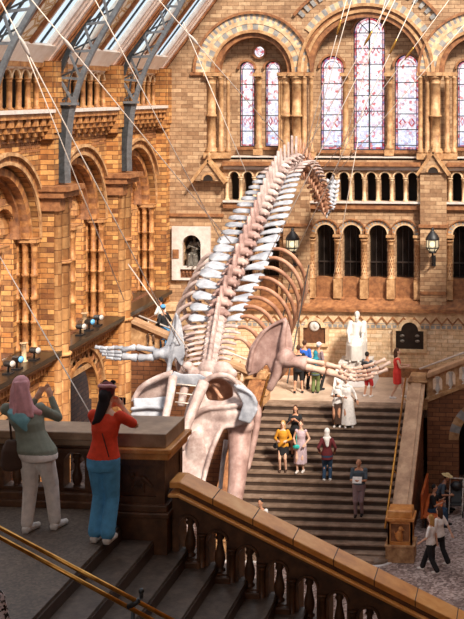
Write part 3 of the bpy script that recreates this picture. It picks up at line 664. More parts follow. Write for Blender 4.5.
def newel(x0, x1, y0, y1, z0, zt, lb, mat='coping', beast=True):
    c = ((x0+x1)/2, (y0+y1)/2, z0); root = thing('newel_post', lb, 'newel post', c); h = zt-z0
    m_ = MB(); m_.box((x0-.06, y0-.06, z0), (x1+.06, y1+.06, z0+h*.3)); m_.box((x0-.09, y0-.09, z0+h*.3), (x1+.09, y1+.09, z0+h*.34)); put(m_.build('base', 'terra' if mat == 'coping' else mat, bev=.015), root)
    m_ = MB(); m_.box((x0+.04, y0+.05, z0+h*.34), (x1-.04, y1-.04, z0+h*.8)); put(m_.build('shaft', 'terraD'), root)
    m_ = MB(); a, b = x0, x1; q = .09
    m_.plate([(a, z0+h*.34), (b, z0+h*.34), (b, z0+h*.8), (a, z0+h*.8)], [[(a+q, z0+h*.34+q), (b-q, z0+h*.34+q), (b-q, z0+h*.8-q), (a+q, z0+h*.8-q)]], FN, y0, y0+.06)
    for xx in (a, b-.06): m_.plate([(y0, z0+h*.34), (y1, z0+h*.34), (y1, z0+h*.8), (y0, z0+h*.8)], [[(y0+q, z0+h*.34+q), (y1-q, z0+h*.34+q), (y1-q, z0+h*.8-q), (y0+q, z0+h*.8-q)]], FW, xx, xx+.06)
    put(m_.build('panel_frame', mat), root)
    m_ = MB(); m_.box((x0-.07, y0-.07, z0+h*.8), (x1+.07, y1+.07, z0+h*.86)); m_.box((x0-.02, y0-.02, z0+h*.86), (x1+.02, y1+.02, zt-.03), .03); m_.box((x0-.0, y0-.0, zt-.03), (x1, y1, zt), .05); put(m_.build('cap', mat, bev=.015), root)
    if beast:
        cx, z = (x0+x1)/2, z0+h*.4; s = h*.36
        m_ = MB(); m_.ell((cx-.04*s, y0+.05, z+.3*s), (.2*s, .1, .3*s)); m_.ell((cx+.04*s, y0+.04, z+.68*s), (.13*s, .09, .15*s)); m_.cap((cx+.08*s, y0+.02, z+.66*s), (cx+.22*s, y0+.01, z+.62*s), .06*s, .04*s)
        m_.cap((cx+.05*s, y0+.03, z+.45*s), (cx+.12*s, y0+.03, z+.04*s), .06*s, .05*s); m_.cap((cx-.1*s, y0+.03, z+.1*s), (cx+.1*s, y0+.03, z+.03*s), .09*s, .05*s); m_.cap((cx-.2*s, y0+.05, z+.15*s), (cx-.3*s, y0+.05, z+.5*s), .04*s, .03*s)
        put(m_.build('carved_beast', mat, rm=.014), root)
stair_parapet(SX1, SX1+.6, 'sloping stone parapet with worn orange coping on the right side of the grand staircase', 'copingS', SX1-.1)
stair_parapet(SX0-.6, SX0, 'sloping stone parapet on the left side of the grand staircase under the whale skull', 'terraD', SX0+.1)  # left coping darker in colour, as shade against the direct sun
newel(SX1-.02, SX1+.72, SY0-.15, SY0+.5, 0, 1.55, 'orange stone post with a carved beast panel at the right foot of the grand staircase')
newel(SX0-.72, SX0+.02, SY0-.15, SY0+.5, 0, 1.55, 'square stone post at the left foot of the grand staircase, under the whale jaw')
newel(SX1+.04, SX1+.62, SY1-.1, SY1+.5, LZ-.1, LZ+1.08, 'square stone post with a carved panel at the right front corner of the landing', 'terra', True)
newel(SX0-.62, SX0-.04, SY1-.1, SY1+.5, LZ-.1, LZ+1.08, 'square stone post at the top left of the grand staircase beside the right flipper shoulder', 'terra', True)

# side flights
def side_flight(sgn, xs, xe, lb, lbb):
    k = .41; n = 14; run = abs(xe-xs); dz = run*k/n
    root = thing('side_staircase', lb, 'staircase', (xs, SY1, LZ)); m_ = MB(); q = MB()
    for i in range(n):
        x0 = xs+sgn*run*i/n; m_.box((x0, SY1+.5, LZ-.1), (xe, YB-.2, LZ+dz*(i+1)-.03)); q.box((x0-sgn*.03, SY1+.5, LZ+dz*(i+1)-.04), (x0+sgn*(run/n+.02), YB-.2, LZ+dz*(i+1)))
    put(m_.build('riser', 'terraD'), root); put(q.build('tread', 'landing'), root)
    # wall below, south face
    zt = lambda x: LZ+.15+k*abs(x-xs); f = lambda a, b, d: (a, d, b)
    hs = [arch(xs+sgn*2.25, 1.15, .05, 2.0, 16)] if sgn > 0 else []
    m_ = MB(); m_.plate([(xs, 0), (xe, 0), (xe, zt(xe)), (xs, zt(xs))], hs, FN, SY1, SY1+.3); put(m_.build('wall_panel', 'brickD'), root)
    if sgn > 0:
        m_ = MB(); band(m_, xs+sgn*2.25, 2.0, 1.15, 1.5, FN, SY1-.03, SY1, 16, 0); put(m_.build('slate_voussoir', 'slate'), root)
        m_ = MB(); band(m_, xs+sgn*2.25, 2.0, 1.15, 1.5, FN, SY1-.03, SY1, 16, 1); put(m_.build('voussoir', 'terra'), root)
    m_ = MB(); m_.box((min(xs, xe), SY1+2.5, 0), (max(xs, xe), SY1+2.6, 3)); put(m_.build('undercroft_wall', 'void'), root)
    b = thing('stair_balustrade', lbb, 'balustrade', (xs, SY1, zt(xs))); sx0, sx1 = min(xs, xe), max(xs, xe)
    m_ = MB(); m_.plate([(xs, zt(xs)), (xe, zt(xe)), (xe, zt(xe)+.14), (xs, zt(xs)+.14)], [], FN, SY1-.05, SY1+.35); put(m_.build('base_rail', 'terra'), b)
    m_ = MB(); m_.plate([(xs, zt(xs)+.84), (xe, zt(xe)+.84), (xe, zt(xe)+1.0), (xs, zt(xs)+1.0)], [], FN, SY1-.08, SY1+.4); put(m_.build('coping', 'copingS', bev=.02), b)
    hs = []; x = .35
    while x < run-.3:
        xx = xs+sgn*x; hs.append(arch(xx, .17, zt(xx)+.16+(k*.17), zt(xx)+.58, 10)); x += .46
    m_ = MB(); m_.plate([(xs, zt(xs)+.14), (xe, zt(xe)+.14), (xe, zt(xe)+.84), (xs, zt(xs)+.84)], hs, FN, SY1+.05, SY1+.28); put(m_.build('arcade_panel', 'terra'), b)
    x = .35
    while x < run-.3:
        xx = xs+sgn*x; m_ = MB(); m_.lathe((xx, SY1+.1, zt(xx)+.1), balprof(.6, .085), 10); put(m_.build('baluster', 'marble' if sgn > 0 else 'terra'), b); x += .46
    m_ = MB(); m_.tube([(xs-sgn*.35, SY1+.75, LZ+1.12), (xe, SY1+.75, LZ+1.12+k*run)], .035); 
    for t in (.25, .6, .9): m_.tube([(xs+(xe-xs)*t, SY1+.75, LZ+1.1+k*run*t), (xs+(xe-xs)*t, SY1+.75, LZ+.0+k*run*t)], .02)
    put(m_.build('handrail', 'sill'), b)
side_flight(1, SX1+.66, 1.8, 'side flight of stone stairs climbing right from the landing', 'stone balustrade with pale balusters climbing to the right of the red dress visitor')
side_flight(-1, SX0-.66, XL+.4, 'side flight of stone stairs climbing left from the landing behind the skeleton', 'brown stone balustrade with blind arches climbing left behind the left flipper bones')

# ================================================================ FOREGROUND LANDING AND STAIRS
FZ = 9.2; NX = -4.64; TR = .345; RI = .16
mb = MB(); mb.box((-13, 4, FZ-.35), (NX, 14.2, FZ)); tag(mb.build('floor', 'fgfloor'), kind='structure')
root = thing('upper_staircase', 'dark worn stone stairs descending right across the bottom of the picture', 'staircase', (NX, 12, FZ-.2))
mb = MB(); q = MB()
for i in range(14):
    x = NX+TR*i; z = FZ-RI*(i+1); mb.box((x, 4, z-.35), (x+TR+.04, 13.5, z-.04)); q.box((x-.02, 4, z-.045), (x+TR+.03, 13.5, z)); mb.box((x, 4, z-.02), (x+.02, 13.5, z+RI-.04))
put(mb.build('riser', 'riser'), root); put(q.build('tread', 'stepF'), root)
# level balustrade
root = thing('balustrade', 'dark stone balustrade with pale coping that the two women lean on', 'balustrade', (-7, 13.95, FZ)); bx0, bx1 = -9.5, -4.8
mb = MB(); mb.box((bx0, 13.72, 10.0), (bx1, 14.18, 10.1)); mb.box((bx0, 13.78, 9.92), (bx1, 14.12, 10.0)); put(mb.build('coping', 'coping2', bev=.015), root)
hs = []; xs_ = []
x = bx1-.25
while x > bx0+.2: hs.append(arch(x, .13, 9.4, 9.7, 12)); xs_.append(x); x -= .37
mb = MB(); mb.plate([(bx0, 9.36), (bx1, 9.36), (bx1, 9.92), (bx0, 9.92)], hs, FN, 13.84, 14.04); put(mb.build('arcade_panel', 'fgstone'), root)
mb = MB(); mb.box((bx0, 13.75, FZ), (bx1, 14.15, 9.36)); mb.box((bx0, 13.7, FZ), (bx1, 14.15, 9.28)); mb.box((bx0, 13.8, 9.83), (bx1, 13.86, 9.88)); put(mb.build('base_rail', 'fgstone', bev=.01), root)
for x in xs_: m_ = MB(); m_.lathe((x, 13.94, 9.36), balprof(.42, .06), 12); put(m_.build('baluster', 'fgstone'), root)
# pedestal
px0, px1, py0, py1 = -4.78, -4.12, 13.25, 14.0
root = thing('stone_pedestal', 'large square brown stone pedestal with a flat top right of the red shirt woman', 'pedestal', ((px0+px1)/2, (py0+py1)/2, FZ))
mb = MB(); mb.box((px0-.0, py0, 10.08), (px1, py1, 10.24)); put(mb.build('top_slab', 'coping2', bev=.012), root)
mb = MB(); mb.box((px0-.06, py0-.05, 10.02), (px1+.07, py1+.05, 10.08)); mb.box((px0-.02, py0-.0, 9.94), (px1+.03, py1+.02, 10.02)); put(mb.build('cap_moulding', 'coping', bev=.012), root)
mb = MB(); mb.box((px0+.04, py0+.06, 8.3), (px1-.04, py1-.02, 9.95)); put(mb.build('shaft', 'fgstone'), root)
mb = MB(); q = .12; mb.plate([(px0+.02, 9.44), (px1-.02, 9.44), (px1-.02, 9.94), (px0+.02, 9.94)], [[(px0+q, 9.52), (px1-q, 9.52), (px1-q, 9.87), (px0+q, 9.87)]], FN, py0+.02, py0+.07)
mb.plate([(py0+.075, 9.44), (py1-.02, 9.44), (py1-.02, 9.94), (py0+.075, 9.94)], [[(py0+q+.05, 9.52), (py1-q, 9.52), (py1-q, 9.87), (py0+q+.05, 9.87)]], FW, px1-.07, px1-.025); put(mb.build('panel_frame', 'fgstone'), root)
mb = MB(); cx = (px0+px1)/2
mb.ell((cx, py0+.07, 9.68), (.09, .03, .07)); mb.cap((cx+.05, py0+.06, 9.72), (cx+.15, py0+.06, 9.63), .03, .02); mb.ell((cx-.08, py0+.06, 9.75), (.035, .03, .04)); mb.cap((cx-.05, py0+.06, 9.65), (cx-.11, py0+.06, 9.57), .022, .015); mb.cap((cx+.04, py0+.06, 9.64), (cx+.06, py0+.06, 9.56), .022, .015)
put(mb.build('carved_relief', 'fgstone', rm=.008), root)
mb = MB(); mb.box((px0-.02, py0-.03, 9.36), (px1+.02, py1, 9.44)); mb.box((px0-.05, py0-.06, 9.3), (px1+.05, py1, 9.36)); mb.box((px0-.02, py0-.02, 8.2), (px1+.02, py1, 9.3)); put(mb.build('base', 'fgstone', bev=.012), root)
# sloping balustrade
k = RI/TR; ya, yb = 13.28, 13.66
cz = lambda x: 9.74-k*(x+4.1)
root = thing('sloping_balustrade', 'stone balustrade with lit orange coping sloping down to the bottom right corner', 'balustrade', (-4.05, 13.5, 8.6)); xa, xb = -4.1, .6
f2 = lambda z0, z1: [(xa+.12, cz(xa+.12)+z0), (xb, cz(xb)+z0), (xb, cz(xb)+z1), (xa+.12, cz(xa+.12)+z1)]
mb = MB(); mb.plate(f2(-.075, 0), [], FN, ya+.03, yb); mb.box((xa, ya+.03, cz(xa+.12)-.075), (xa+.125, yb, cz(xa+.12)+.0))
x = xa+.5
put(mb.build('coping', 'copingF', bev=.01), root)

while x < xb: mb = MB(); mb.plate([(x, cz(x)-.08), (x+.008, cz(x)-.08), (x+.008, cz(x)+.003), (x, cz(x)+.003)], [], FN, ya+.025, yb+.003); put(mb.build('coping_joint', 'void'), root); x += .46
mb = MB(); mb.plate(f2(-.16, -.125), [], FN, ya-.035, yb+.03); mb.box((xa, ya-.035, cz(xa+.12)-.16), (xa+.125, yb, cz(xa+.12)-.125)); put(mb.build('lower_moulding', 'copingF', bev=.008), root)
mb = MB(); mb.plate(f2(-.13, -.07), [], FN, ya+.04, yb-.02); mb.plate(f2(-.2, -.155), [], FN, ya+.01, yb-.02)
hs = []; xs_ = []; x = -3.9
while x < xb-.2:
    zt_ = cz(x)-.47; hs.append(arch(x, .102, zt_-.38, zt_, 12)); xs_.append(x); x += TR
mb.plate([(xa+.02, cz(xa)-1.05), (xb, cz(xb)-1.05), (xb, cz(xb)-.19), (xa+.02, cz(xa)-.19)], hs, FN, ya+.08, ya+.39); put(mb.build('arcade_panel', 'fgstone'), root)
mb = MB()
for x in xs_: band(mb, x, cz(x)-.47, .102, .128, FN, ya+.05, ya+.08, 12)
put(mb.build('arch_moulding', 'fgstone'), root)
for x in xs_: m_ = MB(); m_.lathe((x, ya+.19, cz(x)-.88), balprof(.52, .062), 14); put(m_.build('baluster', 'fgstone'), root)
for x in xs_: m_ = MB(); column(m_, (x+TR/2, ya+.06, cz(x+TR/2)-.93), .035, .46, n=10); put(m_.build('colonnette', 'fgstone'), root)
mb = MB()
for x in xs_: mb.box((x-.14, ya-.0, cz(x)-1.05), (x+.16, ya+.36, cz(x)-.86)); 
put(mb.build('stepped_base', 'fgstone', bev=.01), root)
# brass handrail
root = thing('brass_handrail', 'pair of brass tubes on a post sloping across the lower left corner', 'handrail', atY(131, 619, 11)-V((0, 0, .8)))
for a, b in (((-25, 514.5), (185, 627)), ((-25, 524), (165, 627))):
    m_ = MB(); m_.tube([atY(*a, 11.0), atY(*b, 11.0)], .021, 12); put(m_.build('rail', 'brass'), root)
p = atY(132, 604, 11); m_ = MB(); m_.tube([p+V((0, .03, 0)), p+V((0, .03, -1.0))], .022, 10); put(m_.build('post', 'iron'), root)
m_ = MB(); m_.tube([atY(140, 600, 11), atY(128, 607, 11)], .028, 10); m_.tube([p+V((.09, 0, .06)), p+V((.09, 0, .12))], .02, 10); m_.ell(p+V((.09, 0, .125)), .028); put(m_.build('bracket', 'iron'), root)
# ================================================================ WHALE SKELETON
ctrl = [(203, 388, 29.2), (209, 372, 29.9), (214, 345, 31.2), (223, 305, 33), (242, 262, 34.7), (260, 222, 36.5), (273, 193, 38), (285, 171, 39.5), (300, 164, 41), (313, 177, 42.4), (321, 196, 43.3), (326, 211, 44.0), (331, 199, 44.7), (334, 180, 45.0)]
wp = spl([atY(*c) for c in ctrl], 24)
cum = [0]
for i in range(1, len(wp)): cum.append(cum[-1]+(wp[i]-wp[i-1]).length)
def along(s):
    s = max(0, min(cum[-1]-1e-4, s)); i = max(k for k in range(len(cum)-1) if cum[k] <= s)
    t = (s-cum[i])/(cum[i+1]-cum[i]); return wp[i].lerp(wp[i+1], t)
TOT = cum[-1]
def frame(s, roll):
    p = along(s); T = (along(min(TOT, s+.5))-along(max(0, s-.5))).normalized(); L = (V((1, 0, 0))-T*T.x).normalized(); D = L.cross(T).normalized()
    c, n = cos(roll), sin(roll); return p, T, L*c+D*n, D*c-L*n
WH = thing('whale_skeleton', 'huge suspended whale skeleton diving head first towards the viewer', 'skeleton', along(TOT*.45))
sk = along(TOT*.45)
mix = lambda a, b, t: a+(b-a)*max(0, min(1, t))
s = .35; vi = 0
ribs = []
while s < TOT-.05:
    q = s/TOT; p, T, L, D = frame(s, radians(-2 if q < .3 else 5))
    neck = q < .17; tail = max(0, (q-.72)/.28); r = .12+.3*q if neck else (.15 if q < .12 else .21)*(1-tail*.5)
    m_ = MB(); m_.cur = 0
    m_.tube([p-T*.13, p-T*.09, p+T*.09, p+T*.13], [r*1.1, r*.9, r*.9, r*1.1], 12)
    h = mix(.22, .62, (q-.05)/.45) if q < .66 else mix(.8, .16, (q-.66)/.3)
    back = T*.34*(1 if q < .6 else .6)+D*0
    ts = .5 if q < .7 else .35
    # neural arch and spine
    g = 1.0 if q < .6 else .6; m_.tube([p+D*r*.6, p+D*(r+h*.35)+back*.35, p+D*(r+h*.8)+back*.8, p+D*(r+h)+back], [.17*g, .15*g, .15*g, .11*g], 8, .46, T)
    m_.tube([p-L*r*1.5+D*r*.9, p-L*r*.8+D*r*1.25, p+D*r*1.35, p+L*r*.8+D*r*1.25, p+L*r*1.5+D*r*.9], [.05*g, .11*g, .13*g, .11*g, .05*g], 8, 1.0, T)
    for sg in (-1, 1):
        m_.tube([p+L*sg*r*.9+D*r*.35, p+L*sg*r*.75+D*r*1.25+T*.05, p+D*(r*1.7)+T*.1], [.07*ts*2, .07*ts*2, .04], 6)
        if q < .75: m_.tube([p+L*sg*r*.8+D*r*1.0-T*.02, p+L*sg*r*1.25+D*r*1.5-T*.22], [.06, .03], 6)
    if q > .55:   # chevron bones under the tail
        m_.tube([p-D*r, p-D*(r+.28*(1-tail)+.04)+T*.06], [.05, .03], 6)
    m_.cur = 1
    w = mix(.45, .85, (q-.1)/.2) if q < .45 else mix(.85, .18, (q-.45)/.42)
    if neck: w = .3+2.2*q
    for sg in (-1, 1):
        if w > .14:
            a, b = p+L*sg*r*.8, p+L*sg*(r+w*(1 if sg < 0 else .78))+D*(.05)+T*(.1 if not neck else -.2)
            rootw, endw = .08, (.09+.15*min(1, w))*(.33 if neck else 1.15 if q < .4 else .72)
            sec = []; n = 5
            vs = []
            for k in range(n+1):
                t = k/n; c = a.lerp(b, t)+D*.04*sin(pi*t); ww = mix(rootw, endw, t*1.2)*(1 if k < n else .55); th = mix(.05, .028, t)
                for i in range(8): an = 2*pi*i/8; vs.append(c+T*ww*cos(an)+D*th*sin(an))
            fs = [(k*8+i, k*8+(i+1) % 8, (k+1)*8+(i+1) % 8, (k+1)*8+i) for k in range(n) for i in range(8)]+[tuple(range(8))[::-1], tuple(range(n*8, n*8+8))]
            m_.add(vs, fs, True)
    mats = ['bone' if neck else 'boneP' if q < .45 else 'bone' if q < .7 else 'boneB' if q < .82 else 'boneT' if q < .93 else 'boneW', 'boneW' if q < .6 and not neck else 'bone']
    if q > .82: mats = ['boneB' if q < .9 else 'boneW']*2
    o = m_.build('vertebra', None, None, mats=mats); put(o, WH)
    if .1 < q < .38 and len(ribs) < 12 and (not neck or vi % 2): ribs.append((s, r+w*.85))
    s += .27 if neck else mix(.52, .36, (q-.15)/.35) if q < .7 else mix(.34, .18, (q-.7)/.3); vi += 1
for i, (s, w) in enumerate(ribs):
    f = min(1, .5+i*.1) if i < 5 else 1; f *= 1 if i < 12 else 1-.1*(i-11)
    for sg in (-1, 1):
        p, T, L, D = frame(s, radians(8)); e = .95 if sg < 0 else .9
        f = min(1, .6+.09*i); X = (1.78 if sg < 0 else 1.62)*f; Dp = 1.0*f; prof = [(w*.85+(X-w*.85)*sin(t_), .08*sin(2*t_)-Dp*(1-cos(t_)), .12*t_) for t_ in [k_*radians(132)/7 for k_ in range(8)]]
        pts = spl([p+L*sg*a+D*b-T*c for a, b, c in prof], 4)
        m_ = MB(); n = len(pts); m_.tube(pts, [mix(.05, .062, k/(n*.3))*(1 if k < n-3 else .8) for k in range(n)], 8)
        put(m_.build('rib', 'boneB' if sg > 0 else 'bone'), WH)
# steel armature
m_ = MB(); m_.tube([along(.2+k*TOT/30)-frame(.2+k*TOT/30, 0)[3]*.12 for k in range(27)], .04, 8); put(m_.build('steel_armature', 'steelrod'), WH)
p0, T0, L0, D0 = frame(TOT*.2, .1); 
for sg in (1,):
    for a, b in ((1.3, 1.45), (1.75, 1.6)):
        m_ = MB(); m_.tube([frame(TOT*.1, .1)[0]+L0*a*sg-D0*b*.8, frame(TOT*.36, .1)[0]+L0*a*sg-D0*b*.45], .02, 6); put(m_.build('steel_armature', 'steelrod'), WH)
def slab(pts, Y0, k=0, v0=0, th=.14, mb=None, holes=()):
    mb = mb or MB(); f = lambda u, v, d: atY(u, v, Y0-(v-v0)*k+d); mb.plate(pts, holes, f, 0, th); return mb
def bar(mb, pts, w, n=10, Y=None, sx=1):
    P = [atY(*q) for q in pts]; mb.tube(spl(P, 5), [mix(w[0], w[1], i/(5*(len(P)-1))) for i in range(5*(len(P)-1)+1)], n, sx); return mb
# skull
skl = thing
m_ = slab([(203, 380), (212, 375), (226, 374), (240, 381), (252, 392), (258, 402), (257, 414), (248, 424), (234, 428), (222, 429), (214, 446), (207, 470), (201, 495), (196, 512), (172, 512), (177, 480), (181, 455), (184, 430), (184, 415), (188, 400), (195, 388)], 28.6, .011, 378, .2, holes=[[(203, 386), (208, 379), (222, 378), (232, 386), (233, 397), (222, 401), (208, 400)]])
bar(m_, [(193, 402, 28.35), (198, 390, 28.4), (208, 379, 28.4), (221, 375, 28.4), (233, 379, 28.4), (242, 392, 28.35), (246, 404, 28.3)], (.07, .07)); bar(m_, [(188, 420, 28.1), (205, 409, 28.1), (225, 407, 28.15), (246, 404, 28.2)], (.07, .07))
bar(m_, [(222, 427, 28.1), (212, 450, 27.75), (204, 478, 27.45), (198, 512, 27.1)], (.07, .06)); m_.ell(atY(222, 416, 28.2), (.65, .1, .2)); m_.ell(atY(196, 455, 27.75), (.25, .08, .6))
put(m_.build('cranium', 'bone', rm=.03, sub=8), WH)
m_ = MB(); m_.ell(atY(218, 390, 28.95), (.42, .2, .38)); bar(m_, [(212, 384, 28.7), (222, 399, 28.6)], (.05, .05)); put(m_.build('nasal_hollow_shade', 'brickD' if 0 else 'boneB', rm=.03), WH)  # brown lump behind the hole, the hollow's shade is its colour
m_ = slab([(233, 384), (244, 386), (256, 397), (258, 410), (250, 424), (238, 420), (243, 404)], 28.0, .004, 384, .14); bar(m_, [(236, 386, 27.95), (250, 393, 27.95), (257, 405, 27.95)], (.06, .05)); put(m_.build('orbital_process', 'boneW', rm=.03), WH)
m_ = slab([(134, 399), (141, 389), (155, 380), (171, 374), (174, 384), (170, 396), (158, 399), (150, 401)], 28.9, 0, 0, .5); bar(m_, [(133, 402, 28.7), (141, 388, 28.75), (156, 379, 28.75), (173, 373, 28.75)], (.07, .09)); put(m_.build('orbital_process', 'bone', rm=.03), WH)
m_ = slab([(133, 398), (150, 398), (168, 396), (166, 418), (130, 416), (134, 408)], 28.5, .01, 396, .16); bar(m_, [(131, 409, 28.3), (150, 407, 28.3), (166, 409, 28.3)], (.05, .05)); put(m_.build('maxilla', 'boneW', rm=.03), WH)
m_ = bar(MB(), [(173, 377, 28.4), (170, 396, 28.1), (164, 425, 27.7), (160, 450, 27.4)], (.1, .075), sx=1.1); put(m_.build('premaxilla', 'bone'), WH)
m_ = bar(MB(), [(204, 382, 28.3), (196, 402, 28.0), (187, 425, 27.6), (180, 450, 27.3)], (.14, .1), sx=1.0); put(m_.build('premaxilla', 'bone'), WH)
m_ = slab([(170, 376), (174, 371), (182, 374), (200, 374), (207, 378), (203, 388), (190, 385), (174, 386)], 28.5, 0, 0, .3); put(m_.build('vertex', 'boneW', rm=.03), WH)
m_ = bar(MB(), [(186, 383, 28.7), (183, 395, 28.6), (181, 406, 28.5)], (.11, .09)); put(m_.build('nasal_bone', 'bone'), WH)
for k in (0, 1, 2): m_ = MB(); m_.tube([atY(177-k, 384+k*9, 28.2), atY(196-k*2, 386+k*9, 28.2)], .018, 6); put(m_.build('steel_strap', 'cable'), WH)
m_ = bar(MB(), [(243, 412, 28.7), (240, 430, 28.5), (239, 455, 28.2), (237, 480, 28), (234, 505, 27.7)], (.33, .18), 14, sx=1.0); m_.ell(atY(240, 424, 28.4), (.36, .25, .3)); put(m_.build('mandible', 'boneP', rm=.03), WH)
m_ = bar(MB(), [(252, 404, 29), (258, 412, 28.9), (254, 440, 28.7), (247, 470, 28.5)], (.1, .07)); put(m_.build('cheekbone', 'boneP'), WH)
m_ = bar(MB(), [(226, 440, 29), (222, 470, 28.7), (219, 505, 28.4)], (.06, .05)); put(m_.build('jaw_cable_stay', 'boneW'), WH)
# neck lumps
m_ = MB()
for u, v, r in ((196, 374, .17), (208, 368, .2), (222, 370, .22), (230, 374, .15), (188, 366, .12)): m_.ell(atY(u, v, 29.6), (r*1.3, r, r))
put(m_.build('occiput', 'bone', rm=.03), WH)
# left fore limb
m_ = slab([(176, 312), (181, 322), (184, 340), (185, 354), (182, 367), (178, 362), (175, 357), (172, 364), (170, 379), (167, 378), (167, 364), (163, 357), (156, 352), (165, 346), (170, 332)], 31, 0, 0, .09); bar(m_, [(177, 315, 30.95), (176, 335, 30.95), (171, 352, 30.95), (168, 375, 30.95)], (.04, .06)); m_.ell(atY(165, 353, 31), (.22, .14, .16))
put(m_.build('shoulder_blade', 'boneW', rm=.025), WH)
def limb(segs, name, mat, Y):
    for s_ in segs:
        m_ = MB(); P = [atY(u, v, Y+(d if len(q) > 2 else 0)) for q in s_[0] for u, v, d in [(q[0], q[1], q[2] if len(q) > 2 else 0)]]
        for a, b in zip(P, P[1:]):
            w = s_[1]; c = (a+b)/2; d = (b-a)*.48; m_.tube([c-d, c-d*.85, c, c+d*.85, c+d], [w*.7, w*1.15, w*.8, w*1.15, w*.7], 8)
        put(m_.build(name, s_[2] if len(s_) > 2 else mat), WH)
limb([([(166, 353), (154, 354)], .15)], 'upper_arm_bone', 'boneW', 31)
limb([([(155, 350), (136, 347), (122, 350)], .075), ([(155, 357), (138, 358), (122, 356)], .1)], 'forearm_bone', 'boneW', 30.95)
limb([([(123, 348), (115, 347.5), (108, 348.5), (101, 348), (95, 347)], .055), ([(123, 352), (115, 352), (107, 352), (100, 350.5)], .055), ([(123, 356), (115, 355), (108, 354.5), (102, 354)], .055), ([(122, 359), (114, 358.5), (106, 357)], .05)], 'finger_bone', 'boneW', 30.95)
# right fore limb
m_ = slab([(286, 317), (290, 327), (293, 345), (292, 357), (286, 363), (281, 368), (277, 384), (270, 392), (267, 388), (271, 374), (267, 364), (258, 373), (248, 376), (245, 367), (250, 347), (260, 332), (275, 322)], 30.6, 0, 0, .1)
bar(m_, [(286, 320, 30.55), (283, 340, 30.5), (283, 360, 30.5)], (.05, .12)); bar(m_, [(249, 372, 30.55), (253, 350, 30.55), (266, 330, 30.55), (284, 320, 30.55)], (.05, .04)); bar(m_, [(280, 362, 30.5), (276, 376, 30.5), (269, 390, 30.5)], (.14, .09)); m_.ell(atY(286, 358, 30.5), (.26, .2, .24)); put(m_.build('shoulder_blade', 'boneP', rm=.025), WH)
limb([([(284, 360), (308, 364)], .18, 'boneP')], 'upper_arm_bone', 'boneP', 30.5)
m_ = bar(MB(), [(270, 384, 31.2), (281, 372, 31.2), (286, 362, 31.1)], (.1, .14)); put(m_.build('sternum', 'boneB'), WH)
limb([([(306, 360), (325, 364), (346, 369)], .065, 'boneT'), ([(305, 367), (326, 371), (348, 378)], .1, 'boneT')], 'forearm_bone', 'boneT', 30.45)
for P in ([(344, 367), (353, 369), (363, 367), (374, 364), (386, 359)], [(346, 371), (356, 372), (367, 371), (379, 368), (391, 362)], [(347, 375), (357, 376), (368, 375), (378, 373), (388, 369)], [(347, 379), (356, 380), (365, 379), (374, 376)]):
    limb([(P, .048, 'boneT')], 'finger_bone', 'boneT', 30.4)
for u, v in ((344, 366), (350, 370), (346, 374), (351, 378), (341, 372)): m_ = MB(); m_.ell(atY(u, v, 30.4), .07, 8, 6); put(m_.build('wrist_bone', 'boneT'), WH)

# ================================================================ CABLES
cabs = [
 ((-6, -12), (180, 345), 31, 'pale cable from the top left corner to the left flipper, with a turnbuckle', (25, 47)),
 ((22, 42), (124, 300), 31.2, 'thinner pale cable branching below the top left turnbuckle across the west wall', None),
 ((-4, 250), (96, 424), 18, 'thin tan cable running behind the woman in the red shirt', None),
 ((30, -2), (231, 243), 34.6, 'long cable from the top left skylight to the left ribs', (62, 45)),
 ((92, -6), (221, 240), 34.8, 'long cable crossing between the second and third roof truss to the spine', None),
 ((150, -10), (283, 142), 37.8, 'cable crossing the left pair of stained glass windows to the upper spine', (137, 40)),
 ((183, 22), (246, 172), 37, 'thin cable passing left of the paired stained glass windows to the vertebrae', None),
 ((348, -6), (301, 166), 40.8, 'cable left of the tall central window with a brass shackle high up', (343, 27)),
 ((353, -6), (305, 168), 40.9, 'second strand beside the brass shackle cable left of the tall window', None),
 ((394, -8), (288, 182), 39, 'cable crossing the tall central window down to the curved upper spine', (376, 38)),
 ((399, -8), (246, 302), 34.5, 'long cable crossing the tall central window and ending low among the right ribs', None),
 ((419, -8), (296, 252), 38.5, 'cable from above the central arch down past the tail to the lantern side', (385, 46)),
 ((452, -4), (318, 176), 42.5, 'cable with a slim turnbuckle crossing in front of the right lancet window', (414, 53)),
 ((470, 18), (322, 190), 43, 'cable from the top right corner down to the tail bend', None),
 ((388, -8), (333, 182), 44.6, 'cable ending at the white tip of the tail', None),
 ((366, 95), (333, 280), 45.1, 'thin wire hanging almost upright before the left arcade column', None),
 ((128, 264), (190, 352), 30.4, 'short pale cable passing the climbing visitors towards the left shoulder blade', None)]
for a, b, Y, lb, tbk in cabs:
    Yt = {31: 22.5, 31.2: 25.2, 18: 20, 34.6: 26, 34.8: 28, 37.8: 31, 37: 37.4}.get(Y, Y+.3); p, q = atY(a[0], a[1], Yt), atY(b[0], b[1], Y if Y != 18 else 14.0); p = p+(p-q)*.25 if (a[1] < 20 and a[0] > 200) else p
    o = thing('suspension_cable', lb, 'cable', q, 0, 'cables holding up the whale skeleton')
    m_ = MB(); m_.tube([p, q], .014 if Y > 20 else .009, 6); put(m_.build('wire', 'cable'), o)
    if tbk:
        t = (tbk[1]-b[1])/(a[1]-b[1]); p9 = atY(a[0], a[1], Yt); t = t*q.y/(p9.y*(1-t)+q.y*t); c = q+(p9-q)*t; d = (p-q).normalized()
        m_ = MB(); m_.tube([c-d*.28, c-d*.2, c-d*.1, c+d*.1, c+d*.2, c+d*.28], [.02, .03, .045, .045, .03, .02], 8); put(m_.build('turnbuckle', 'brass' if a[0] > 300 else 'sill'), o)

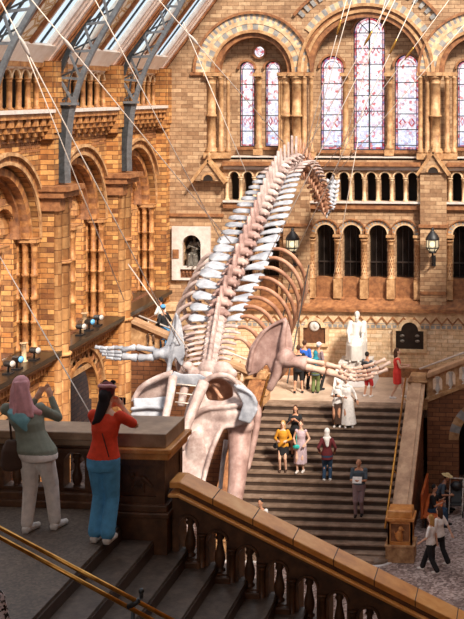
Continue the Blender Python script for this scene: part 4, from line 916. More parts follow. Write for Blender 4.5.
# ================================================================ WALL FITTINGS
def plaque(u0, u1, v0, v1, lb, mat, relief):
    x0, x1, z0, z1 = ex(u0), ex(u1), ez(v1), ez(v0); c = (x0+x1)/2; w = (x1-x0)/2; r = w*.62; zs = z1-r-.02
    root = thing('memorial_plaque', lb, 'plaque', (c, YB-.1, z0)); f = .12
    def shape(g): return [(x0-g, z0-g), (x1+g, z0-g), (x1+g, zs+g*.5), (c+r+g, zs+g*.5)]+[(c+(r+g)*cos(pi*i/12), zs+(r+g)*sin(pi*i/12)) for i in range(1, 12)]+[(c-r-g, zs+g*.5), (x0-g, zs+g*.5)]
    m_ = MB(); m_.plate(shape(f), [shape(0)], FN, YB-.13, YB-.01); put(m_.build('frame', 'terraL'), root)
    m_ = MB(); m_.plate(shape(0), [], FN, YB-.06, YB-.02); put(m_.build('tablet', mat), root)
    m_ = MB()
    if relief == 'dots':
        for s_, j in ((-1, 0), (1, 0), (-1, 1), (1, 1)):
            m_ = MB(); m_.ell((c+s_*w*.55, YB-.06, z0+.5-.2*j), (.09, .04, .06))
            if (s_, j) != (1, 1): put(m_.build('relief', 'bronze'), root)
    else: m_.ell((c, YB-.06, zs+.05), (.2, .06, .2)); m_.ell((c+.05, YB-.1, zs+.08), (.08, .06, .12))
    put(m_.build('relief', 'bronze' if relief == 'dots' else 'marble'), root)
plaque(397.5, 425, 318, 345, 'black arch-topped memorial plaque on the north wall right of the white statue', 'plaque', 'dots')
plaque(306, 328, 318, 341, 'brown arch-topped memorial with a pale medallion left of the white statue', 'wood', 'medal')
# niche
root = thing('wall_niche', 'pale stone niche frame on the north wall left of the skeleton', 'niche', (ex(192), YE, ez(282)))
x0, x1 = ex(173), ex(211); c = ex(192.5); R = 9.5*S
m_ = MB(); m_.plate([(x0, ez(282)), (x1, ez(282)), (x1, ez(228)), (x0, ez(228))], [arch(c, R, ez(268), ez(246), 14), [(ex(181), ez(280)), (ex(207), ez(280)), (ex(207), ez(271)), (ex(181), ez(271))]], FN, YE-.16, YE); put(m_.build('frame', 'sill'), root)
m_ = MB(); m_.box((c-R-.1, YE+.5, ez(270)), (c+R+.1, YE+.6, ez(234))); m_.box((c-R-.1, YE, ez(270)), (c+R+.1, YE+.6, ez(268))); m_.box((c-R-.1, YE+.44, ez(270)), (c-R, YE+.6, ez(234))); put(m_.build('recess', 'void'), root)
m_ = MB(); m_.box((ex(181), YE-.05, ez(280)), (ex(207), YE-.02, ez(271))); 
for i in range(7): m_.ell((ex(184+3.4*i), YE-.06, ez(275.5)), (.06, .05, .1+.03*(i % 2)))
put(m_.build('carved_panel', 'brickD'), root)
m_ = MB(); m_.box((ex(174), YE-.19, ez(260)), (ex(180), YE-.15, ez(251))); put(m_.build('label_plate', 'terraD'), root)
def lantern(u, lb):
    c = atY(u, 243, YE-.95); root = thing('wall_lantern', lb, 'lantern', atY(u, 262, YE-.36))
    m_ = MB(); 
    for i in range(6):
        a = i*pi/3; m_.tube([c+V((.24*cos(a), .24*sin(a), .15)), c+V((.24*cos(a), .24*sin(a), -.18)), c+V((.12*cos(a), .12*sin(a), -.34))], .016, 6)
    m_.lathe(c, [(.27, .12), (.27, .17), (.2, .3), (.1, .42), (.05, .47), (.07, .52), (.01, .6)], 12); m_.lathe(c, [(.14, -.38), (.16, -.34), (.14, -.3)], 12); m_.lathe(c, [(.25, -.2), (.26, -.18), (.25, -.16)], 12)
    put(m_.build('cage', 'black'), root)
    m_ = MB(); m_.lathe(c, [(.11, -.32), (.22, -.17), (.22, .12)], 12); put(m_.build('glass', 'lampglass'), root)
    m_ = MB(); m_.ell(c+V((0, 0, -.05)), .11); put(m_.build('bulb', 'lamp'), root)
    m_ = MB(); m_.tube(spl([c+V((0, 0, -.38)), c+V((0, .08, -.62)), c+V((0, .35, -.8)), c+V((0, .58, -.75))]), .035, 8); m_.box(tuple(c+V((-.08, .5, -.95))), tuple(c+V((.08, .6, -.55)))); put(m_.build('bracket', 'black'), root)
def lglass():
    m, nt, b = newmat('lantern_glass'); out = nt.nodes['Material Output']; t = nd(nt, 'ShaderNodeBsdfTransparent'); e = nd(nt, 'ShaderNodeEmission'); e.inputs[0].default_value = (1, .8, .5, 1); e.inputs[1].default_value = .7
    mx = nd(nt, 'ShaderNodeMixShader'); mx.inputs[0].default_value = .6; nt.links.new(t.outputs[0], mx.inputs[1]); nt.links.new(e.outputs[0], mx.inputs[2]); nt.links.new(mx.outputs[0], out.inputs[0]); return m
M['lampglass'] = lglass()
lantern(432.5, 'lit black wall lantern on the pilaster right of the dark doorway arcade')
lantern(292.5, 'lit black wall lantern on the pilaster partly behind the ribs')
# spotlights on the ledge
for i, (u, v, lb) in enumerate(((4, 388, 'stage spotlight on the ledge at the left edge behind the pink headscarf'), (13, 372, 'stage spotlight with a blue lens just above the pink headscarf'), (31, 363, 'stage spotlight on the ledge right of the pink headscarf'), (79, 338, 'black stage spotlight on the farther ledge, nearest of its group'), (88, 333, 'stage spotlight with a blue lens on the farther ledge'), (97, 329, 'stage spotlight on the farther ledge by the stair end'))):
    Y = XL*1200/(u-532)*1.0 if 0 else (-14.35)*1195/(u-532)*.985; p = V((XL+.3, Y, 6.34)); root = thing('spotlight', lb, 'spotlight', p)
    p9 = p; m_ = MB(); m_.box(tuple(p+V((-.12, -.14, 0))), tuple(p+V((.12, .14, .04)))); m_.tube([p+V((0, 0, .03)), p+V((0, 0, .2))], .03, 8); put(m_.build('yoke', 'black'), root)
    m_ = MB(); d = V((.75, -.5, .1)).normalized(); m_.tube([p+V((0, 0, .28))-d*.2, p+V((0, 0, .28))-d*.12, p+V((0, 0, .28))+d*.16, p+V((0, 0, .28))+d*.2], [.05, .09, .09, .1], 12); hs_ = put(m_.build('housing', 'black'), root)
    m_ = MB(); m_.tube([p+V((0, 0, .28))+d*.2, p+V((0, 0, .28))+d*.215], .085, 14); sub(m_.build('lens', 'lens' if 'blue' in lb else 'sill'), hs_)
for i, (u, lb) in enumerate(((8, 'short lit stone post on the near ledge at the left edge'), (42, 'short lit stone post on the near ledge beside the pier'), (36, 'short lit stone post on the near ledge, left of the one beside the pier'), (72.5, 'short lit stone post on the farther ledge'))):
    Y = -14.9*1195/(u-532)*.985; root = thing('ledge_post', lb, 'post', (XL+.1, Y, 6.34)); m_ = MB(); column(m_, (XL+.1, Y, 6.34), .07, .55); put(m_.build('shaft', 'terraL'), root)

# ================================================================ BENCH AND PUSHCHAIR
P = atZ(437, 516, 0); bx, by = SX1+.8, P.y-.25
root = thing('bench', 'long orange bench against the right parapet of the grand staircase', 'bench', (bx+.3, by, 0))
m_ = MB(); m_.box((bx, by-1.1, .38), (bx+.55, by+1.1, .46)); put(m_.build('seat', 'bench', bev=.02), root)
m_ = MB(); m_.box((bx-.08, by-1.1, .35), (bx, by+1.1, 1.15)); put(m_.build('backrest', 'bench', bev=.02), root)
for sy in (-.9, .9):
    for sx in (.06, .48): m_ = MB(); m_.box((bx+sx-.03, by+sy-.03, 0), (bx+sx+.03, by+sy+.03, .38)); put(m_.build('leg', 'black'), root)
p = atZ(456, 514, 0); root = thing('pushchair', 'dark folded pushchair with pale bars beside the seated person in the straw hat', 'pushchair', p)
for dx in (-.25, .25):
    for dy in (-.35, .3):
        m_ = MB(); m_.tube([p+V((dx-.02, dy, .11)), p+V((dx+.02, dy, .11))], .11, 14); put(m_.build('wheel', 'black'), root)
m_ = MB()
for dx in (-.22, .22): m_.tube([p+V((dx, -.35, .12)), p+V((dx, .1, .6)), p+V((dx, .45, 1.05))], .018, 6); m_.tube([p+V((dx, .3, .12)), p+V((dx, -.25, .65))], .018, 6)
m_.tube([p+V((-.22, .45, 1.05)), p+V((.22, .45, 1.05))], .02, 8); put(m_.build('frame', 'sill'), root)
m_ = MB(); m_.beam(p+V((0, -.25, .38)), p+V((0, .12, .35)), .38, .06); m_.beam(p+V((0, .1, .35)), p+V((0, .32, .85)), .38, .06); put(m_.build('seat', 'black', bev=.02), root)
m_ = MB(); m_.ell(p+V((0, .28, .85)), (.22, .2, .16)); put(m_.build('hood', 'black'), root)
# ================================================================ PEOPLE
def cl(name, c, rough=.85): M[name] = flat(name, c, rough, fab=True); return name
for n, c in dict(skin='c99273', skinL='e0b297', skinD='8a5a40', hairK='17110f', hairB='4a2c1a', hairG='b98a4c', white='f0ebe6', pinkscarf='e0a3a8', teal='7fb4be', olive='848a7c', offw='efe6df', red='f24a2c', denim='5aa2d2', denimD='2c4a68', brown='4b3427', khaki='5f6a3a', blue='2a62c4', tealC='1d7f92', blackC='18171a', redS='c22a2e', redD='e8413a', grey='5c5f63', greyL='9a9ea0', maroon='6a2228', lilac='c6aeb4', yellow='c98a22', straw='d8bd88', skyb='5aa3dc', slateC='4c5a66', teabag='35b9ad', scarfK='241c22', mauve='8a7478').items(): cl(n, c)
def ik(a, b, l1, l2, pole):
    a, b, pole = V(a), V(b), V(pole); d = b-a; L = d.length; mx = (l1+l2)*.998
    if L > mx: b = a+d*(mx/L); d = b-a; L = mx
    x = (l1*l1-l2*l2+L*L)/(2*L); h = sqrt(max(0, l1*l1-x*x)); u = d/L; p = (pole-u*pole.dot(u)); p = p.normalized() if p.length > 1e-4 else V((0, 1, 0))
    return a+u*x+p*h, b
def person(label, loc, yaw, h=1.7, feet=None, hands=None, hip=(0, 0, .9), lean=(0, 0), twist=0, head=(0, 0), skin='skin', hair=('short', 'hairB'), top=('white', .5, 0), bot=('trousers', 'blackC'), shoe='blackC', female=False, vox=.014, group=None, statue=None, extras=None, name='person', cat='person', wide=1.0, elbow=None, footdir=(0, 0), kneepole=(0, 1, 0)):
    root = thing(name, label, cat, loc, yaw, group); k = h/1.7
    sm = statue or skin
    def bld(mb, nm, mat, rm=vox, sub=0):
        if statue: mat = statue
        for i, p in enumerate(mb.v): mb.v[i] = (p[0]*k, p[1]*k, p[2]*k)
        return mb.build(nm, mat, root, rm=rm, sub=sub)
    H = V(hip); lx, ly = lean
    up = V((lx, ly, sqrt(max(.05, .25-lx*lx-ly*ly)))); 
    def sp(t): return H+up*(t/.5)           # t metres along the spine
    ct, stw = cos(twist), sin(twist)
    side = V((ct, stw, 0)); fw = V((-stw, ct, 0)); W = (.94 if female else 1.05)*wide
    ch = sp(.5); shL, shR = ch-side*.17*W-up*.06, ch+side*.17*W-up*.06
    hpL, hpR = H-V((.085, 0, .02)), H+V((.085, 0, -.02))
    feet = feet or ((-.1, 0, 0), (.1, .03, 0)); hands = hands or ((-.26, .08, .82), (.26, .08, .82))
    an = [V(f)+V((0, 0, .08)) for f in feet]
    kL, aL = ik(hpL, an[0], .43, .42, kneepole); kR, aR = ik(hpR, an[1], .43, .42, kneepole)
    ep = elbow or ((-.5, -.7, -.4), (.5, -.7, -.4))
    eL, wL = ik(shL, hands[0], .29, .25, ep[0]); eR, wR = ik(shR, hands[1], .29, .25, ep[1])
    nk = ch+up*.1; hd = nk+V((head[0]*.06, .02+head[1]*.08, .17)); hf = (fw+V((head[0], 0, -.0+head[1]*-.6))).normalized()
    rot = hf.to_track_quat('Y', 'Z').to_matrix()
    A = lambda x, y, z: hd+rot @ V((x, y, z))
    tor = [(-.1, .15, .11), (0, .165, .118), (.12, .14, .1), (.22, .128, .092), (.33, .15, .105), (.43, .165, .1), (.49, .135, .08), (.54, .06, .055)]
    if female: tor = [(-.1, .16, .12), (0, .175, .125), (.12, .138, .1), (.22, .12, .088), (.33, .14, .115), (.43, .148, .095), (.49, .12, .075), (.54, .052, .05)]
    def torso(g, i0=0, i1=8): return [(sp(t), (rx+g)*wide, (ry+g)*wide, twist*min(1, max(0, t)/.4)) for t, rx, ry in tor[i0:i1]]
    b = MB(); b.loft(torso(0), 18); b.cap(sp(.5), nk+V((0, .01, .05)), .052, .05)
    b.cap(shL, eL, .048, .04); b.cap(eL, wL, .038, .026); b.cap(shR, eR, .048, .04); b.cap(eR, wR, .038, .026)
    for hp, kn, a_ in ((hpL, kL, aL), (hpR, kR, aR)): b.cap(hp, kn, .082, .055); b.cap(kn, a_, .052, .036); b.ell(kn.lerp(a_, .28)-V((0, .012, 0)), (.052, .055, .09))
    for a_ in (aL, aR): b.cap(a_+V((0, -.02, -.03)), a_+V((footdir[0], .14, -.05)), .04, .032)
    b.ell(hd+V((0, 0, .0)), (.075, .092, .108), rot=rot); b.cap(A(0, .03, -.05), A(0, .055, -.085), .048, .034); b.cap(A(0, .088, .01), A(0, .108, -.022), .01, .016, 8)
    for s_ in (-1, 1): b.ell(A(s_*.078, -.005, -.01), (.01, .02, .03), 8, 6)
    for s_, e_, w_ in ((-1, eL, wL), (1, eR, wR)):
        d = (w_-e_).normalized(); n_ = d.cross(fw); n_ = n_.normalized() if n_.length > .1 else side.copy(); pn = d.cross(n_).normalized()
        pc = w_+d*.05; b.ell(pc, (.036, .036, .036)); b.cap(w_, w_+d*.085, .03, .036)
        fr = .0085 if vox <= .011 else .011
        for j, ln in enumerate((.058, .07, .066, .05)):
            bs = w_+d*.095+n_*(-.03+.02*j); md = bs+d*ln*.6+pn*.008; b.cap(bs, md, fr, fr, 6); b.cap(md, md+d*ln*.45+pn*.02, fr, fr*.85, 6)
        th = w_+d*.035-n_*.033; b.cap(th, th+d*.035-n_*.03, fr*1.2, fr, 6); b.cap(th+d*.035-n_*.03, th+d*.065-n_*.033, fr, fr, 6)
    bd = bld(b, 'body', sm)
    if not statue:
        for s_ in (-1, 1): e_ = MB(); e_.ell(A(s_*.03, .083, .012), (.012, .008, .007), 8, 6); bld(e_, 'eye', 'blackC', None).parent = bd
        e_ = MB(); e_.ell(A(0, .088, -.055), (.022, .008, .006), 8, 6); bld(e_, 'mouth', 'mauve', None).parent = bd
    # top
    if top:
        m_, sl, ln = top[:3]; t = MB(); g = .022
        rg = torso(g, 0 if ln >= 0 else 1, 7); rg[-1] = (sp(.51), .085*wide, .068*wide, twist)
        if ln > 0: rg = [(sp(-.1)+V((0, 0, -ln)), (.165+g+ln*.12)*wide, (.125+g+ln*.1)*wide, 0)]+rg
        t.loft(rg, 20); t.ell(shL+up*.015, .062*W); t.ell(shR+up*.015, .062*W)
        for s0, e0, w0 in ((shL, eL, wL), (shR, eR, wR)):
            if sl > 0:
                t.cap(s0, s0.lerp(e0, min(1, sl*1.6)), .064, .058 if sl < 1 else .052)
                if sl >= 1: t.cap(e0, e0.lerp(w0, min(1.0, sl-.05)), .05, .038)
        bld(t, 'top', m_, vox*1.1, 3)
    if bot:
        kind, m_ = bot[:2]; t = MB(); g = .022
        if kind in ('trousers', 'jeans', 'shorts', 'wide', 'loose'):
            t.loft([(sp(.12), .148*wide, .108*wide)]+[(sp(q), (rx+g)*wide, (ry+g)*wide) for q, rx, ry in ((.06, .155, .11), (0, .17, .122), (-.08, .165, .125), (-.13, .15, .115))], 20)
            for hp, kn, a_ in ((hpL, kL, aL), (hpR, kR, aR)):
                t.cap(hp, kn, .112, .08)
                if kind == 'shorts': t.cap(kn.lerp(hp, .2), kn.lerp(a_, .06), .085, .08)
                elif kind == 'wide': t.cap(kn, a_+V((0, 0, .035)), .08, .085)
                elif kind == 'loose': t.cap(hp, kn, .115, .09); t.cap(kn, a_+V((0, 0, .02)), .088, .07)
                else: t.cap(kn, a_, .07, .054 if kind == 'trousers' else .06)
        elif kind in ('skirt', 'dress'):
            hz, fl = bot[2], bot[3]; c_ = (an[0]+an[1])/2; t.loft([(V((c_.x, c_.y, hz)), fl, fl*.8, 0, 1), (V((c_.x, c_.y, 0)).lerp(V((H.x, H.y, 0)), .5)+V((0, 0, (hz+.8)/2)), (fl+.19)/2, (fl*.8+.15)/2, 0, .8), (sp(0), .188*wide, .142*wide, 0, .2), (sp(.14), .152*wide, .112*wide, 0, 0)], 36, .06, 6)
        bld(t, 'trousers' if kind in ('trousers', 'jeans', 'wide', 'loose') else kind, m_, vox*1.1, 2)
    if shoe:
        for a_ in (aL, aR): t = MB(); t.cap(a_+V((0, -.03, -.035)), a_+V((footdir[0], .15, -.048)), .05, .036); t.box(tuple(a_+V((-.035, -.06, -.08))), tuple(a_+V((.035, .15, -.055)))); bld(t, 'shoe', shoe, .012, 2)
    # hair
    st_, hm = hair[:2]
    t = MB()
    if st_ == 'short': t.ell(A(0, -.018, .022), (.085, .093, .102), rot=rot)
    elif st_ == 'bald': t = None
    elif st_ in ('long', 'pony', 'bun'):
        t.ell(A(0, -.022, .022), (.088, .095, .104), rot=rot)
        if st_ == 'long': t.cap(A(0, -.06, 0), A(0, -.075, -.2), .075, .06); t.cap(A(.05, -.04, 0), A(.06, -.03, -.16), .04, .03); t.cap(A(-.05, -.04, 0), A(-.06, -.03, -.16), .04, .03); t.cap(A(0, -.075, -.2), A(0, -.07, -.3), .06, .025)
        if st_ == 'pony': t.ell(A(0, -.12, .03), .04); t.cap(A(0, -.13, .02), A(.01, -.15, -.15), .04, .03); t.cap(A(.01, -.15, -.15), A(0, -.12, -.26), .03, .012)
        if st_ == 'bun': t.ell(A(0, -.1, .08), .05)
    elif st_ == 'scarf':
        t.ell(A(0, -.012, .018), (.1, .108, .118), rot=rot); t.cap(A(0, -.03, -.08), nk-up*.0, .09, .1); t.ell(sp(.5)+V((0, -.01, .03)), (.15, .12, .06)); t.cap(sp(.48)-fw*.07, sp(.3)-fw*.13+side*.02, .1, .05)
    if t is not None:
        if st_ != 'scarf':
            pass
        o = bld(t, 'headscarf' if st_ == 'scarf' else 'hair', hm, .013, 3)
    if extras: extras(root, bld, dict(A=A, sp=sp, side=side, fw=fw, up=up, hd=hd, nk=nk, wL=wL, wR=wR, eL=eL, eR=eR, shL=shL, shR=shR, H=H, kL=kL, kR=kR, aL=aL, aR=aR, k=k, rot=rot))
    return root
def stair_pos(u, v):
    a, b, c = ray(u, v); k = LZ/(SY1-SY0); t = (k*(-SY0)-CZ)/(c-k*b); Y = b*t
    i = max(0, min(NS-1, int((Y-SY0)/(SY1-SY0)*NS))); y = SY0+(SY1-SY0)*(i+.55)/NS; return V((a/b*y, y, LZ*(i+1)/NS))
PI = pi
# --- 1 the woman in the pink headscarf
def ex1(root, bld, q):
    A, sp, fw, side = q['A'], q['sp'], q['fw'], q['side']
    t = MB(); t.ell(A(0, -.01, .02), (.105, .115, .122), rot=q['rot']); t.cap(A(.0, -.06, -.02), sp(.47)-fw*.06+side*.05, .09, .1); t.cap(sp(.5)+side*.02-fw*.06, sp(.44)+side*.17-fw*.04, .09, .05); t.cap(A(-.05, .0, -.02), sp(.46)-side*.1, .07, .07)
    for i in range(5): t.cap(A(-.06+.03*i, -.105, .06), sp(.42)-fw*.13+side*(-.08+.05*i), .022, .024, 6)
    bld(t, 'headscarf', 'pinkscarf', .011, 2)
    t = MB(); t.loft([(sp(.24)-fw*.13-side*.0, .015, .02), (sp(.3)-fw*.12-side*.01, .06, .045), (sp(.38)-fw*.1-side*.02, .13, .07), (sp(.46)-fw*.06-side*.03, .15, .1), (sp(.5)-side*.03, .12, .09)], 18, .06, 5); bld(t, 'scarf_tail', 'teal', .011, 2)
    t = MB(); t.loft([(sp(-.02)-side*.27+V((0, 0, -.22)), .1, .1), (sp(-.02)-side*.27+V((0, 0, -.18)), .14, .11), (sp(0)-side*.26, .13, .1), (sp(0)-side*.25+V((0, 0, .1)), .09, .05)], 14); bld(t, 'shoulder_bag', 'brown', .015, 3)
    t = MB(); t.tube([sp(.08)-side*.25, sp(.3)-side*.2, sp(.52)-side*.14-fw*.0], .014, 6); bld(t, 'bag_strap', 'brown', None)
p1 = atZ(41, 529.5, FZ)
person('woman in a pink and blue headscarf and grey-green shirt leaning on the stone balustrade', (p1.x, p1.y-.04, FZ), radians(2), 1.66, ((-.13, -.04, 0), (.15, .08, 0)), ((-.2, .4, 1.4), (-.02, .42, 1.42)), hip=(-.06, .05, .93), lean=(-.2, .1), twist=.12, head=(-.25, .2), skin='skinL', hair=('none', 'hairK') if 0 else ('short', 'hairK'), top=('olive', 1, 0), bot=('loose', 'offw'), shoe='white', female=True, vox=.01, wide=1.2, extras=ex1, footdir=(.07, 0), elbow=((-.4, -.2, -.9), (.45, -.1, -.9)))
def ex2(root, bld, q):
    A, sp, fw, side = q['A'], q['sp'], q['fw'], q['side']
    t = MB(); t.cap(A(0, -.05, .02), A(-.01, -.085, -.1), .085, .06); t.cap(A(-.01, -.085, -.1), sp(.46)-fw*.11-side*.05, .07, .05); t.cap(sp(.46)-fw*.11-side*.05, sp(.41)-fw*.12-side*.1, .045, .02); t.ell(A(0, -.12, -.02), (.06, .05, .07)); bld(t, 'ponytail', 'scarfK', .011, 2)
    t = MB(); t.tube(spl([A(.095, -.02, .07), A(.06, -.08, .09), A(0, -.11, .09), A(-.06, -.08, .09), A(-.095, -.02, .07)]), .022, 8); bld(t, 'hair_band', 'pinkscarf', None)
    t = MB(); t.ell(A(0, -.03, .035), (.093, .1, .1), rot=q['rot']); bld(t, 'head_wrap', 'maroon', .011, 2)
    t = MB(); 
    for s_ in (-1, 1): t.ell(A(s_*.045, .03, .115), (.035, .012, .025), 10, 6, q['rot']); t.tube([A(s_*.075, .03, .115), A(s_*.09, -.06, .09)], .005, 6)
    bld(t, 'sunglasses', 'blackC', None)
    t = MB(); a = (q['wL']+q['wR'])/2+V((0, .09, .05)); t.box(tuple(a+V((-.075, -.006, -.04))), tuple(a+V((.075, .006, .04)))); bld(t, 'phone', 'blackC', None)
    t = MB(); t.tube([sp(.5)-side*.06-fw*.1, sp(.3)-fw*.125+side*.02, sp(.05)-fw*.13+side*.12], .006, 6); bld(t, 'bag_strap', 'brown', None)
p2 = atZ(102, 541, FZ)
person('woman in a red shirt and blue jeans photographing the skeleton over the balustrade', (p2.x, p2.y, FZ), radians(-4), 1.65, ((-.07, -.02, 0), (.09, -.05, 0)), ((-.06, .34, 1.42), (.1, .34, 1.42)), hip=(-.01, .06, .92), lean=(.02, .04), head=(-.0, .1), skin='skinL', hair=('short', 'scarfK'), top=('red', .5, -1), bot=('wide', 'denim'), shoe='white', female=True, vox=.01, wide=1.0, extras=ex2, elbow=((-.6, -.1, -.7), (.6, -.1, -.7)), footdir=(.02, 0))
M['speckled'] = pattern_cloth('speckled_cloth', '1c171b', 'd6cbd0', 55)
p3 = atY(-27, 640, 8)
person('visitor in a black and white speckled top, only a shoulder showing bottom left', (p3.x, 8.0, FZ), radians(0), 1.74, hip=(0, 0, .9), top=('speckled', 1, 0), bot=('skirt', 'speckled', .35, .38), hair=('long', 'hairB'), female=True, shoe='blackC', vox=.014)
# --- left flight climbers
def bagw(c, off, sz, mat, nm='bag'):
    def f(root, bld, q):
        t = MB(); a = q['H']+V(off); t.ell(a, sz); bld(t, nm, mat, .014, 2); t = MB(); t.tube([a, q['shR']+q['up']*.07], .01, 6); bld(t, 'bag_strap', mat, None)
    return f
k41 = .41
def side_pos(u, v, dy=1.2):
    y = SY1+dy; x = atY(u, 0, y).x; z = LZ+k41*(abs(x-(SX0-.66))); return V((x, y, z+.1))
def cap_hat(mat, brim=True):
    def f(root, bld, q):
        A = q['A']; t = MB(); t.ell(A(0, -.01, .05), (.1, .105, .085), rot=q['rot']); 
        if brim: t.ell(A(0, .09, .05), (.07, .07, .012), rot=q['rot'])
        bld(t, 'cap', mat, .013, 2)
    return f
a = side_pos(165, 330, 1.0)
person('visitor in a black top, jeans and light blue cap climbing the left stairs', a, radians(65), 1.72, ((-.12, -.2, -.1), (.1, .25, .05)), ((-.3, .2, 1.0), (.25, .25, 1.05)), hip=(0, 0, .9), lean=(0, .08), hair=('short', 'hairK'), top=('blackC', 1, 0), bot=('jeans', 'skyb'), shoe='white', extras=cap_hat('skyb'))
a = side_pos(161, 332, 1.7)
person('dark-haired visitor in a white shirt climbing the left stairs', a, radians(75), 1.72, ((-.1, -.15, -.05), (.1, .2, .05)), ((-.25, .3, 1.0), (.25, .25, 1.0)), hair=('short', 'hairK'), top=('white', .5, 0), bot=('trousers', 'brown'), shoe='blackC')
# --- landing
L = lambda u, v: (lambda p: (p.x, p.y, LZ))(atZ(u, v, LZ))
person('man in a black shirt and black shorts standing behind the right flipper bones', L(298.5, 393), radians(10), 1.72, ((-.14, 0, 0), (.14, 0, 0)), ((-.2, .25, 1.1), (.2, .25, 1.1)), hair=('short', 'hairB'), top=('blackC', .5, 0), bot=('shorts', 'blackC'), shoe='blackC')
person('man with a blue shirt across his shoulders standing behind the one in black shorts', L(304.5, 389), radians(-15), 1.78, hair=('short', 'hairB'), top=('blue', .5, 0), bot=('trousers', 'blackC'), shoe='blackC')
person('visitor in a teal headscarf, grey top and green patterned trousers on the landing', L(315.5, 393), radians(5), 1.5, ((-.1, 0, 0), (.1, 0, 0)), hip=(0, 0, .9), hair=('scarf', 'tealC'), top=('slateC', .5, .05), bot=('wide', 'khaki'), shoe='blackC', female=True)
person('visitor in a pale cap and mauve top behind the teal headscarf', L(318.5, 390), radians(-40), 1.72, hair=('short', 'greyL'), top=('mauve', .5, 0), bot=('trousers', 'blackC'), shoe='blackC', extras=cap_hat('offw'))
def pack(root, bld, q):
    t = MB(); sp, fw = q['sp'], q['fw']; t.loft([(sp(.08)-fw*.17, .1, .05), (sp(.12)-fw*.18, .13, .08), (sp(.38)-fw*.17, .13, .08), (sp(.46)-fw*.15, .09, .05)], 14); bld(t, 'backpack', 'blackC', .014, 2)
person('boy in a grey T-shirt, red shorts and a backpack in front of the white statue', L(367, 397), radians(-25), 1.6, ((-.12, 0, 0), (.14, .03, 0)), ((-.18, .3, 1.05), (.18, .3, 1.05)), hair=('short', 'hairK'), top=('grey', .5, 0), bot=('shorts', 'redS'), shoe='white', extras=pack)
person('woman in a red dress with long dark hair walking right across the landing', L(397, 398), radians(-80), 1.76, ((-.06, .22, 0), (.07, -.2, 0)), ((-.1, .34, 1.12), (.12, .32, 1.1)), skin='skinL', hair=('long', 'hairB'), top=('redD', 0, 0), bot=('skirt', 'redD', .5, .17), shoe='white', female=True)
# --- on the stairs
def phone(root, bld, q):
    t = MB(); a = (q['wL']+q['wR'])/2+V((0, .08, .04)); t.box(tuple(a+V((-.05, -.01, -.06))), tuple(a+V((.05, .01, .06)))); bld(t, 'phone', 'blackC', None)
a = stair_pos(338, 431)
person('woman in a white headscarf and top with a long brown skirt posing on the stairs', a, PI-.15, 1.62, hip=(.03, 0, .9), lean=(-.05, 0), hands=((-.15, .2, 1.15), (.12, .18, 1.15)), hair=('scarf', 'white'), top=('white', 1, .05), bot=('skirt', 'brown', .12, .2), shoe='white', female=True, skin='skin', extras=phone)
a = stair_pos(348, 431)
person('woman in a white headscarf and long white dress leaning to her companion', a, PI+.2, 1.66, ((-.15, 0, 0), (.1, .05, 0)), hip=(.0, 0, .92), lean=(.07, 0), hands=((-.3, .1, .95), (.15, .2, 1.1)), hair=('scarf', 'white'), top=('white', 1, .05), bot=('skirt', 'white', .1, .27), shoe='white', female=True, extras=bagw(0, (-.28, .08, .02), (.08, .05, .07), 'brown'))
a = stair_pos(283, 472)
person('woman in a yellow top and short black skirt walking down the stairs', a, PI+.05, 1.64, hands=((-.16, .2, 1.1), (.16, .2, 1.1)), hair=('long', 'hairG'), top=('yellow', 1, 0), bot=('skirt', 'blackC', .58, .2), shoe='brown', female=True, skin='skinL', extras=bagw(0, (.25, .05, -.02), (.09, .06, .1), 'blackC'))
a = stair_pos(295.5, 456)
person('woman in a black outfit with dark hair behind the yellow top', a, PI, 1.66, hands=((-.1, .22, 1.25), (.1, .22, 1.25)), hair=('long', 'hairB'), top=('blackC', .5, 0), bot=('skirt', 'blackC', .6, .19), shoe='blackC', female=True)
a = stair_pos(301, 472)
person('woman in a lilac dress carrying a turquoise bag on the stairs', a, PI-.1, 1.66, ((-.08, 0, 0), (.1, .1, 0)), hands=((-.2, .15, 1.0), (.16, .2, 1.05)), hair=('bun', 'hairB'), top=('lilac', 0, 0), bot=('skirt', 'lilac', .3, .22), shoe='white', female=True, skin='skinL', extras=bagw(0, (.1, .22, .0), (.13, .05, .08), 'teabag'))
a = stair_pos(327, 481)
person('visitor seen from behind in a white headscarf, maroon top and blue jeans', a, .1, 1.66, hands=((-.25, .1, .95), (.25, .1, .95)), hair=('scarf', 'white'), top=('maroon', 1, .08), bot=('jeans', 'denimD'), shoe='white', female=True)
def paper(root, bld, q):
    t = MB(); a = (q['wL']+q['wR'])/2+V((0, .08, .05)); t.beam(a+V((-.14, 0, 0)), a+V((.14, 0, 0)), .01, .2, (0, -.6, .8)); bld(t, 'leaflet', 'white', None)
a = stair_pos(359, 519)
person('bald man in a grey T-shirt reading a white leaflet while descending the stairs', a, PI, 1.76, ((-.09, 0, 0), (.09, .1, 0)), hands=((-.1, .32, 1.15), (.1, .32, 1.15)), head=(0, .5), hair=('bald', 'hairB'), top=('slateC', .5, .03), bot=('trousers', 'mauve'), shoe='blackC', extras=paper, wide=1.1)
a = atZ(258, 560, 0)
person('dark-haired visitor at the stair foot, only the head above the sloping coping', (a.x, SY0-.9 if 0 else 36.0, 0), PI-.3, 1.7, hair=('short', 'hairK'), top=('white', .5, 0), bot=('trousers', 'blackC'))
